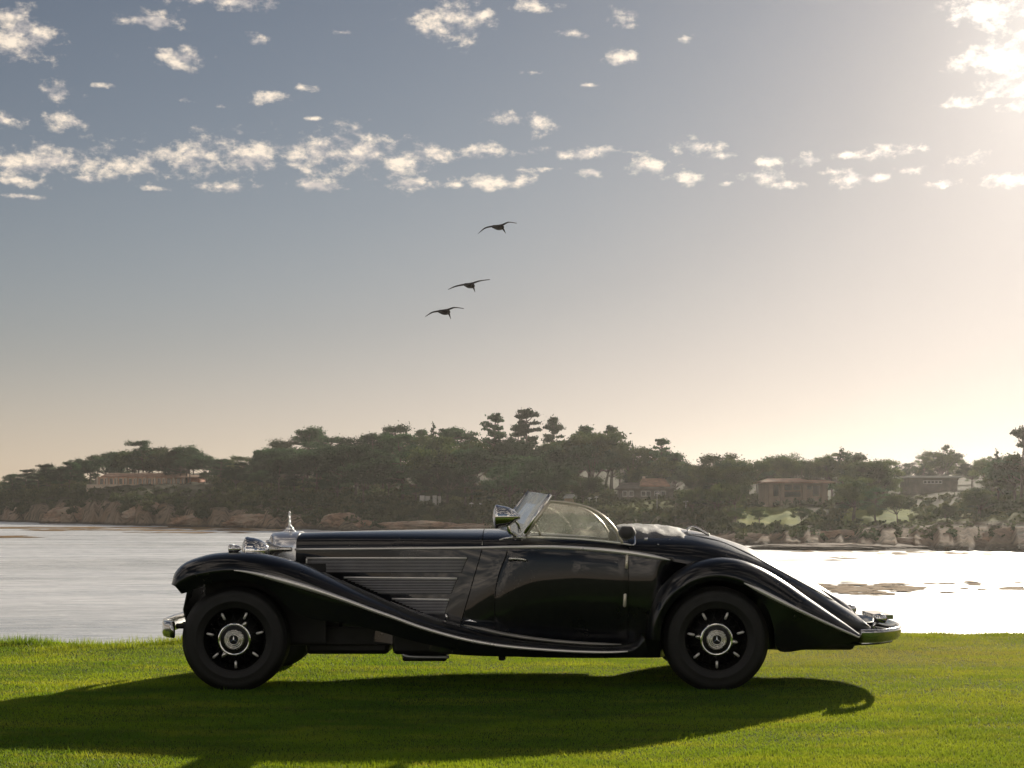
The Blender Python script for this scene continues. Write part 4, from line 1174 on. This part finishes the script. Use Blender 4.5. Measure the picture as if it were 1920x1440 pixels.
Rr2 = catmull([PX(*RW[i][0], yr2[i]) for i in range(nR)], 6); Lr2 = catmull([PX(*RW[i][1], yl2[i]) for i in range(nR)], 6); Fr2 = catmull([PX(*RW[i][2], yl2[i] + 0.015) for i in range(nR)], 6)
Ir2 = catmull([PX(*RW[i][0], yr2[i]) + Vector((0.04 if i < 3 else 0, yi2[i] - yr2[i], -dr2[i])) for i in range(nR)], 6)
ws2 = wing_secs(Rr2, Lr2, Fr2, Ir2)
rw = both(lambda M: loft('rear_wing', [[M(p) for p in s] for s in ws2], PAINT, car, solid=0.010, solid_off=0))
bead = [p + Vector((0, -0.018, 0.002)) for p in Lr2[7 * 6 - 3:13 * 6 - 2]]
for M, f in zip((lambda p: Vector(p), mir), rw):
    tube('wing_bead', [M(p) for p in bead], [0.004, 0.016, 0.017, 0.013, 0.012, 0.010, 0.009, 0.005], TRIM, f, flat=0.8)

# wheels: built once round their own centre, then copied
WR = 0.362


def build_wheel():
    w = Geo().lathe([(0.215, -0.080), (0.222, -0.088), (0.228, -0.082), (0.226, -0.06), (0.19, -0.045), (0.185, 0.05), (0.22, 0.07), (0.228, 0.08)], (0, 0, 0), 'Y', 48).build('wheel', WHEELB)
    ORI[w.name] = Vector((0, 0, 0))
    T = [(0.214, -0.082), (0.232, -0.092), (0.258, -0.101), (0.264, -0.1045), (0.268, -0.102), (0.30, -0.105), (0.325, -0.100), (0.338, -0.092), (0.347, -0.080), (0.3505, -0.075)]
    for i in range(5): T += [(WR, -0.068 + i * 0.029), (WR, -0.052 + i * 0.029), (WR - 0.008, -0.049 + i * 0.029), (WR - 0.008, -0.042 + i * 0.029)]
    T += [(0.350, 0.080), (0.338, 0.092), (0.30, 0.105), (0.258, 0.101), (0.214, 0.082)]
    Geo().lathe(T, (0, 0, 0), 'Y', 64).build('tyre', RUBBER, w)
    Geo().lathe([(0.188, 0.02), (0.17, 0.0), (0.12, -0.03), (0.09, -0.05), (0.0005, -0.05)], (0, 0, 0), 'Y', 40).build('wheel_disc', WHEELB, w)
    G = Geo()
    for k in range(36):                      # wire spokes, crossed in pairs
        a = 2 * math.pi * k / 36; b = a + (0.35 if k % 2 else -0.35)
        G.tube([(0.10 * math.cos(b), -0.075, 0.10 * math.sin(b)), (0.205 * math.cos(a), -0.05, 0.205 * math.sin(a))], 0.0022, 4)
    s = G.build('spoke_wires', WHEELB, w); s['kind'] = 'stuff'
    for k in range(7):
        a = math.pi / 2 * 3 + 2 * math.pi * k / 7 + 0.03
        c, sn = math.cos(a), math.sin(a)
        tube('spoke_cap', [(0.150 * c, -0.062, 0.150 * sn), (0.155 * c, -0.068, 0.155 * sn), (0.193 * c, -0.066, 0.193 * sn), (0.199 * c, -0.06, 0.199 * sn)], [0.005, 0.0095, 0.0095, 0.005], TRIM, w)
    Geo().lathe([(0.10, -0.04), (0.112, -0.075), (0.115, -0.088), (0.110, -0.096), (0.100, -0.097), (0.096, -0.093)], (0, 0, 0), 'Y', 48).build('hub_ring', CHROME, w)
    Geo().lathe([(0.0965, -0.092), (0.085, -0.093), (0.070, -0.096)], (0, 0, 0), 'Y', 48).build('hub_band', WHEELB, w)
    Geo().lathe([(0.070, -0.095), (0.069, -0.103), (0.062, -0.110), (0.058, -0.1105), (0.056, -0.107), (0.053, -0.107), (0.050, -0.113), (0.046, -0.114), (0.044, -0.110), (0.041, -0.110), (0.038, -0.116), (0.034, -0.118), (0.031, -0.116)], (0, 0, 0), 'Y', 48).build('hub_cap', BRUSH, w)
    Geo().lathe([(0.0315, -0.1155), (0.0005, -0.1165)], (0, 0, 0), 'Y', 32).build('hub_centre', WHEELB, w)
    G = Geo()
    for k in range(3):                       # three-pointed star
        a = math.pi / 2 + 2 * math.pi * k / 3
        t = Vector((math.cos(a), 0, math.sin(a))) * 0.029; l = Vector((math.cos(a + 1.05), 0, math.sin(a + 1.05))) * 0.006; r_ = Vector((math.cos(a - 1.05), 0, math.sin(a - 1.05))) * 0.006
        o = Vector((0, -0.117, 0)); G.add([o + t, o + l, o + Vector((0, -0.004, 0)), o + r_], [(0, 1, 2), (0, 2, 3)])
    G.build('star', CHROME, w, smooth=False)
    for s_ in (0, math.pi):
        G = Geo(); dirv = Vector((math.cos(s_), 0, math.sin(s_))); nv_ = Vector((-dirv.z, 0, dirv.x))
        q = []
        for (rr, hw, d0, d1) in ((0.108, 0.020, -0.07, -0.095), (0.125, 0.016, -0.075, -0.098), (0.140, 0.010, -0.085, -0.102), (0.146, 0.004, -0.09, -0.1)):
            q.append([dirv * rr + nv_ * hw + Vector((0, d0, 0)), dirv * rr - nv_ * hw + Vector((0, d0, 0)), dirv * rr - nv_ * hw * .7 + Vector((0, d1, 0)), dirv * rr + nv_ * hw * .7 + Vector((0, d1, 0))])
        G.secs(q).build('knock_off_ear', BRUSH, w)
    return w


wheel0 = build_wheel()
wkids = list(wheel0.children)
FWX, RWX = (440 - CX) / F * 10.32, (1343 - CX) / F * 10.32
for i, (x, y, spin, flip) in enumerate([(FWX, YC - 0.75, R(56), 0), (RWX, YC - 0.75, R(-8), 0), (FWX, YC + 0.75, R(20), 1), (RWX, YC + 0.75, R(70), 1)]):
    if i == 0: w, kids = wheel0, wkids
    else:
        w = wheel0.copy(); COL.objects.link(w); kids = []
        for c in wkids:
            k = c.copy(); COL.objects.link(k); k.parent = w; kids.append(k)
    w.parent = car; w.location = (x, y - YC, 0.350); w.rotation_euler = (0, 0, math.pi if flip else 0)
    for k in kids:
        if k.name.split('.')[0] in ('knock_off_ear',): k.rotation_euler = (0, -spin, 0)

# running gear under the body
Geo().box(-2.05, 2.15, YC - 0.40, YC - 0.28, 0.27, 0.40).box(-2.05, 2.15, YC + 0.28, YC + 0.40, 0.27, 0.40).box(-0.2, 0.0, YC - 0.3, YC + 0.3, 0.28, 0.36).build('chassis_rail', DARK, car, smooth=False, bevel=0.01)
Geo().box(-1.62, -1.02, YC - 0.34, YC + 0.34, 0.20, 0.62).build('engine_pan', DARK, car, smooth=False, bevel=0.03)
Geo().box(-0.98, 0.75, YC - 0.52, YC + 0.52, 0.215, 0.45).build('underbody', DARK, car, smooth=False, bevel=0.03)
Geo().box(1.75, 2.30, YC - 0.45, YC + 0.45, 0.24, 0.36).build('fuel_tank', DARK, car, smooth=False, bevel=0.03)
for X in (FWX, RWX): tube('axle', [(X, YC - 0.72, 0.35), (X, YC - 0.3, 0.30), (X, YC + 0.3, 0.30), (X, YC + 0.72, 0.35)], 0.045, DARK, car)
tube('exhaust_pipe', catmull([PX(768, 1190, 10.75), PX(756, 1205, 10.7), PX(753, 1220, 10.68), PX(762, 1230, 10.66), PX(800, 1232, 10.66), PX(842, 1232, 10.66)], 5), 0.011, GREYM, car)
Geo().box(*sorted((PX(755, 0, 10.7).x, PX(838, 0, 10.7).x)), 10.66, 10.95, 0.165, 0.215).build('silencer', DARK, car, bevel=0.015)
Geo().box(*sorted((PX(935, 0, 10.7).x, PX(948, 0, 10.7).x)), 10.66, 10.75, 0.17, 0.23).build('jacking_point', DARK, car, bevel=0.01)
# inner wheel-arch walls
for s in (-1, 1):
    Geo().box(-2.30, -1.45, YC + s * 0.50 - 0.01, YC + s * 0.50 + 0.01, 0.30, 0.86).build('inner_wing', DARK, car, smooth=False)
# apron between the front wings
ap = []
for (x, z) in ((-2.40, 0.40), (-2.43, 0.54), (-2.40, 0.68), (-2.25, 0.78), (-1.75, 0.80)):
    ap.append([Vector((x + 0.0 * t, YC + t, z)) for t in np.linspace(-0.63, 0.63, 11)])
loft('front_apron', ap, PAINT, car, solid=0.01)

# radiator: chrome V shell, dark grille, star mascot
sh = []
prof = full(-1.70)
for k, (dx_, sc_) in enumerate(((0.004, 1.015), (-0.02, 1.02), (-0.10, 1.0), (-0.15, 0.97), (-0.165, 0.92))):
    sh.append([Vector((p.x + dx_ - (0.055 * (1 - min(1, abs(p.y - YC) / 0.27)) if k > 1 else 0), YC + (p.y - YC) * sc_, 0.5 + (p.z + 0.006 - 0.5) * (1 + (sc_ - 1) * 0.35))) for p in prof])
loft('radiator_shell', sh, SHELL, car, solid=0.006)
G = Geo()
for k in range(-12, 13):
    y = YC + k * 0.0205; zt_ = 1.03 - 0.09 * abs(k / 12) ** 2.4
    x = -1.70 - 0.150 - 0.065 * (1 - abs(k) / 13)
    G.tube([(x + 0.02, y, 0.50), (x + 0.012, y, 0.8), (x, y, zt_)], 0.005, 6)
gb = G.build('grille_bars', BRUSH, car); gb['kind'] = 'stuff'
V = [(-1.80, YC - 0.25, 0.5), (-1.86, YC, 0.5), (-1.80, YC + 0.25, 0.5), (-1.80, YC - 0.25, 0.95), (-1.87, YC, 1.03), (-1.80, YC + 0.25, 0.95)]
mesh('radiator_core', V, [(0, 1, 4, 3), (1, 2, 5, 4)], GREYM, car, smooth=False)
mx, mz = PX(543, 0, YC).x, 1.070
mas = Geo().lathe([(0.001, 0.0), (0.045, 0.002), (0.05, 0.010), (0.040, 0.020), (0.022, 0.026), (0.030, 0.033), (0.022, 0.040), (0.010, 0.046), (0.007, 0.075), (0.010, 0.085), (0.001, 0.09)], (mx, YC, mz - 0.004), 'Z', 24).build('mascot', CHROME, car)
ring = [Vector((mx, YC + 0.036 * math.cos(a), mz + 0.118 + 0.036 * math.sin(a))) for a in np.linspace(0, 2 * math.pi, 25)]
tube('star_ring', ring, 0.004, CHROME, mas, n=6)
G = Geo()
for k in range(3):
    a = math.pi / 2 + 2 * math.pi * k / 3
    G.tube([(mx, YC, mz + 0.118), (mx, YC + 0.036 * math.cos(a), mz + 0.118 + 0.036 * math.sin(a))], [0.007, 0.002], 6)
G.build('star', CHROME, mas)


def lamp(px, py, Y, r, L, name, sides=2, stem=None):
    c = PX(px, py, Y)
    for M in ((lambda p: Vector(p)), mir)[:sides]:
        q = M(c)
        h = Geo().lathe([(r * 0.93, -0.002), (r, 0.0), (r * 1.03, 0.012), (r, 0.024), (r * 0.98, 0.03), (r * 0.95, L * 0.35), (r * 0.84, L * 0.58), (r * 0.64, L * 0.78), (r * 0.4, L * 0.92), (r * 0.15, L * 0.99), (0.0005, L)], q, 'X', 36).build(name, CHROME, car)
        Geo().lathe([(r * 0.935, 0.0), (r * 0.7, -r * 0.16), (r * 0.35, -r * 0.25), (0.0005, -r * 0.28)], q, 'X', 36).build('lens', LAMPGLASS, h)
        if stem: tube('stalk', [q + Vector((L * 0.4, 0, -r * 0.8)), q + Vector((L * 0.45, 0, -stem))], [r * 0.22, r * 0.28], CHROME, h)


lamp(461, 1033, 10.62, 0.098, 0.165, 'head_lamp', stem=0.16)
lamp(430, 1029, 10.42, 0.030, 0.085, 'side_lamp', stem=0.03)
q = PX(505, 1030, 10.86)
hn = Geo().lathe([(0.052, -0.01), (0.055, 0.0), (0.050, 0.012), (0.03, 0.04), (0.018, 0.09), (0.015, 0.16)], q, 'X', 28).build('horn', BRUSH, car)
Geo().lathe([(0.052, -0.008), (0.0005, -0.004)], q, 'X', 28).build('horn_mouth', GREYM, hn)

# windscreen: two panes in a vee
bn, bc = Vector((-0.065, 10.46, 1.045)), Vector((-0.23, YC, 1.098)); tn, tcn = PX(1031, 928, 10.47), PX(990.5, 922.5, YC)


def pane(M):
    n_ = (tn - bn).cross(bc - bn).normalized() * 0.003
    q = [bn, bc, tcn, tn]; V = [M(p + n_) for p in q] + [M(p - n_) for p in q]
    fr = tube('windscreen_pillar', [M(bn + (bn - tn) * 0.05), M(bn.lerp(tn, .5)), M(tn + (tn - bn) * 0.02)], [0.017, 0.014, 0.012], CHROME, car, n=8, flat=0.6)
    mesh('windscreen_pane', V, [(0, 1, 2, 3), (7, 6, 5, 4), (0, 4, 5, 1), (1, 5, 6, 2), (2, 6, 7, 3), (3, 7, 4, 0)], WSGLASS, fr, smooth=False)
    tube('top_rail', [M(tn), M(tcn)], 0.0035, CHROME, fr); tube('bottom_rail', [M(bn), M(bc)], 0.008, CHROME, fr)
    return fr


both(pane)
tube('centre_post', [bc, tcn + (tcn - bc) * 0.02], [0.014, 0.010], CHROME, car, flat=0.7)

# side windows
fr_px = [(1031, 940), (1045, 941), (1065, 943), (1090, 948), (1112, 956), (1132, 969), (1148, 985), (1159, 1001), (1167, 1018)]
wy = lambda px: 10.47 - 0.055 * (px - 985) / 180


def side_window(M):
    top = catmull([PX(a, b, wy(a)) for a, b in fr_px], 4)
    base = [PX(983, 1005, wy(983)), PX(1015, 1006, wy(1015)), PX(1060, 1007, wy(1060)), PX(1110, 1011, wy(1110)), PX(1167, 1018, wy(1167))]
    fr = tube('window_frame', [M(p) for p in top], 0.0095, IVORY, car, n=8, flat=0.8)
    tube('front_frame', [M(PX(984, 1004, wy(984))), M(PX(1031, 940, wy(1031)))], [0.016, 0.011], IVORY, fr, n=8, flat=0.8)
    tube('vent_bar', [M(PX(1004, 983, wy(1004))), M(PX(1014, 1005, wy(1014)))], 0.008, IVORY, fr, n=6)
    poly = [PX(986, 1004, wy(986))] + top + list(reversed(base[1:-1]))
    off = Vector((0, 0.0025, 0)); n = len(poly)
    V = [M(p - off) for p in poly] + [M(p + off) for p in poly]
    mesh('window_pane', V, [tuple(range(n)), tuple(range(2 * n - 1, n - 1, -1))] + [(i, (i + 1) % n, n + (i + 1) % n, n + i) for i in range(n)], GLASS, fr, smooth=False)
    return fr


both(side_window)

# spot lamp on the near pillar
q = PX(929, 969, 10.40)
sp = Geo().lathe([(0.074, -0.003), (0.081, 0.0), (0.084, 0.01), (0.081, 0.022), (0.078, 0.03), (0.074, 0.06), (0.062, 0.10), (0.042, 0.135), (0.022, 0.150), (0.018, 0.17), (0.0005, 0.172)], q, 'X', 40).build('spot_lamp', CHROME, car)
Geo().lathe([(0.0745, -0.001), (0.05, -0.012), (0.0005, -0.02)], q, 'X', 40).build('lens', LAMPGLASS, sp)
tube('bracket', catmull([q + Vector((0.09, 0, -0.055)), q + Vector((0.095, 0.0, -0.10)), PX(961, 1001, 10.42), PX(968, 1008, 10.46)], 4), [0.016, 0.014, 0.013, 0.02], CHROME, sp)
tube('arm', [q + Vector((0.13, 0, 0.0)), PX(972, 985, 10.42), PX(975, 998, 10.45)], [0.014, 0.010, 0.012], CHROME, sp)
tube('bracket_foot', [PX(942, 1011, 10.44), PX(962, 1007, 10.45), PX(986, 1008, 10.45)], [0.003, 0.013, 0.010], CHROME, sp, flat=1.4)

# folded hood behind the seats
secs = []
for i, x in enumerate(span(0.60, 1.17, 40)):
    u = i / 39; hgt_ = 0.075 * min(1, u * 9) ** 0.5 * (1 - u ** 3.0) + 0.012
    s = []
    for k in range(33):
        v = -1 + 2 * k / 32; y = v * (0.685 + 0.02 * math.sin(8 * u))
        wr = 0.004 * math.sin(u * 23 + 2.3 * math.sin(v * 5)) + 0.012 * mnoise.fractal(Vector((x * 11, y * 5, 2)), 0.9, 2.1, 4)
        zb_ = bs(max(x, 0.70), 2) + (bs(max(x, .7), 3) - bs(max(x, .7), 2)) * max(0, 1 - min(1, abs(y) / bs(max(x, .7), 1)) ** NEXP) ** (1 / NEXP)
        e = (1 - abs(v) ** 6)
        s.append(Vector((x, YC + y, min(zb_, 1.12) - 0.03 + e * (hgt_ * (0.55 if abs(v) < .5 else .5) + wr * 0.8) + 0.012)))
    secs.append(s)
loft('folded_hood', secs, HOODCLOTH, car, solid=0.02)
G = Geo().lathe([(0.0005, -0.012), (0.02, -0.010), (0.028, 0.0), (0.02, 0.01), (0.0005, 0.012)], (0, 0, 0), 'Y', 16)
tube('hood_end', [PX(1163, 1003, 10.44), PX(1170, 999, 10.42), PX(1182, 999, 10.42), PX(1187, 1003, 10.43)], [0.03, 0.05, 0.05, 0.03], HOODCLOTH, car, n=12)
tube('hood_iron', catmull([PX(1288, 994, 10.85), PX(1294, 989, 10.85), PX(1304, 989, 10.85), PX(1318, 997, 10.85), PX(1330, 1003, 10.85)], 4), 0.009, CHROME, car)
for (a, b, rr) in ((1211, 1011, 0.014), (1234, 1021, 0.006)):
    p = on_side(a, b, off=0.002); Geo().lathe([(0.0005, -0.012), (rr * .7, -0.010), (rr, -0.002), (rr, 0.006)], p, 'Y', 16).build('press_stud', CHROME, car)
strip('lid_seam', [(1262, 1001), (1310, 1006), (1350, 1015), (1400, 1036), (1450, 1063), (1500, 1091), (1560, 1124), (1605, 1150)], 0.003, SEAM, car, 0.002)

# spare wheel cover sunk in the tail
nrm = Vector((0.52, 0, 0.85)).normalized(); sdv = Vector((0.85, 0, -0.52)).normalized(); cc = Vector((2.10, YC, 0.585))
secs = []
for (r_, h_) in ((0.335, -0.16), (0.34, 0.0), (0.335, 0.03), (0.315, 0.055), (0.27, 0.072), (0.15, 0.088), (0.001, 0.095)):
    secs.append([cc + nrm * h_ + (sdv * math.cos(a) * 0.93 + Vector((0, 1, 0)) * math.sin(a)) * r_ for a in np.linspace(0, 2 * math.pi, 49)[:-1]])
spc = loft('spare_wheel_cover', secs, PAINT, car, closed=True)
tube('cover_band', [cc + nrm * 0.02 + (sdv * math.cos(a) * 0.945 + Vector((0, 1, 0)) * math.sin(a)) * 0.34 for a in np.linspace(-1.5, 1.5, 30)], 0.009, CHROME, spc)

# bumpers
def bumper(name, pts, hh, brackets):
    pts = catmull(pts, 6); secs = []
    for i, p in enumerate(pts):
        t = (pts[min(i + 1, len(pts) - 1)] - pts[max(i - 1, 0)]).normalized(); o_ = Vector((t.y, -t.x, 0)).normalized()
        if name == 'front_bumper': o_ = -o_ if o_.x > 0 else o_
        pr = [(0.0, -1), (0.018, -.9), (0.028, -.45), (0.024, 0), (0.028, .45), (0.018, .9), (0.0, 1), (-0.008, .8), (-0.008, -.8)]
        secs.append([p + o_ * (d + (0.012 * z if name == 'rear_bumper' else 0)) + Vector((0, 0, hh * z)) for d, z in pr])
    b = loft(name, secs, BUMPER, car, closed=True, caps=True)
    for a, c in brackets:
        tube('bumper_iron', [a, c], 0.018, DARK, b)
    return b


zf = PX(0, 1181, 10.3).z
yy = [10.30, 10.42, 10.7, YC, 2 * YC - 10.7, 2 * YC - 10.42, 2 * YC - 10.30]; xf = [-2.44, -2.52, -2.58, -2.60, -2.58, -2.52, -2.44]
bumper('front_bumper', [Vector((x, y, zf)) for x, y in zip(xf, yy)], 0.058, [((-2.50, YC - 0.33, zf), (-2.05, YC - 0.33, 0.36)), ((-2.50, YC + 0.33, zf), (-2.05, YC + 0.33, 0.36)), ((-2.44, 10.38, zf + .02), (-2.20, 10.62, zf))])
zr = 0.372
xr = [2.25, 2.40, 2.58, 2.655, 2.58, 2.40, 2.25]
bumper('rear_bumper', [Vector((x, y, zr)) for x, y in zip(xr, [10.32, 10.36, 10.64, YC, 2 * YC - 10.64, 2 * YC - 10.36, 2 * YC - 10.32])], 0.048, [((2.65, YC - 0.33, zr), (2.10, YC - 0.36, 0.32)), ((2.65, YC + 0.33, zr), (2.10, YC + 0.36, 0.32))])
for s in (-1, 1):
    t_ = tube('tail_lamp', [(2.42, YC + s * 0.50, 0.47), (2.46, YC + s * 0.50, 0.47), (2.50, YC + s * 0.50, 0.465)], [0.03, 0.035, 0.028], CHROME, car, n=14)
    tube('lens', [(2.495, YC + s * 0.50, 0.465), (2.51, YC + s * 0.50, 0.464)], [0.026, 0.015], REDGLASS, t_, n=14)
    tube('lamp_stalk', [(2.40, YC + s * 0.50, 0.38), (2.44, YC + s * 0.50, 0.46)], 0.012, CHROME, t_)
Geo().box(2.50, 2.62, YC - 0.24, YC + 0.24, 0.445, 0.475).build('plate_holder', CHROME, car, smooth=False)
ap = [[Vector((x0 + (x1 - x0) * k / 6, YC + t, 0.34 - 0.03 * k / 6)) for k in range(7)] for t, x0, x1 in [(-.75, 1.9, 2.24), (-.68, 2.0, 2.40), (-.5, 2.1, 2.55), (-.25, 2.2, 2.62), (0, 2.3, 2.64), (.25, 2.2, 2.62), (.5, 2.1, 2.55), (.68, 2.0, 2.40), (.75, 1.9, 2.24)]]
loft('shadow_fill_plate', ap, PAINT, car, solid=0.01)  # plate added between tail and bumper to close the ring in their shadow
for o in (wheel0,): o.name = 'wheel'

# ------------------------------------------------------------------ sea haze
m, g, out = mat('sea_haze')
pv = g.node('ShaderNodeVolumePrincipled', {'Color': (0.86, 0.83, 0.80, 1), 'Density': 0.00009, 'Anisotropy': 0.74})
g.link(pv.outputs[0], out.inputs['Volume'])
hz = Geo().box(-1450, 1450, -450, 1950, -9.5, 62).build('haze', m, smooth=False)
tag(hz, 'thin warm sea haze over the cove', 'haze', kind='stuff')
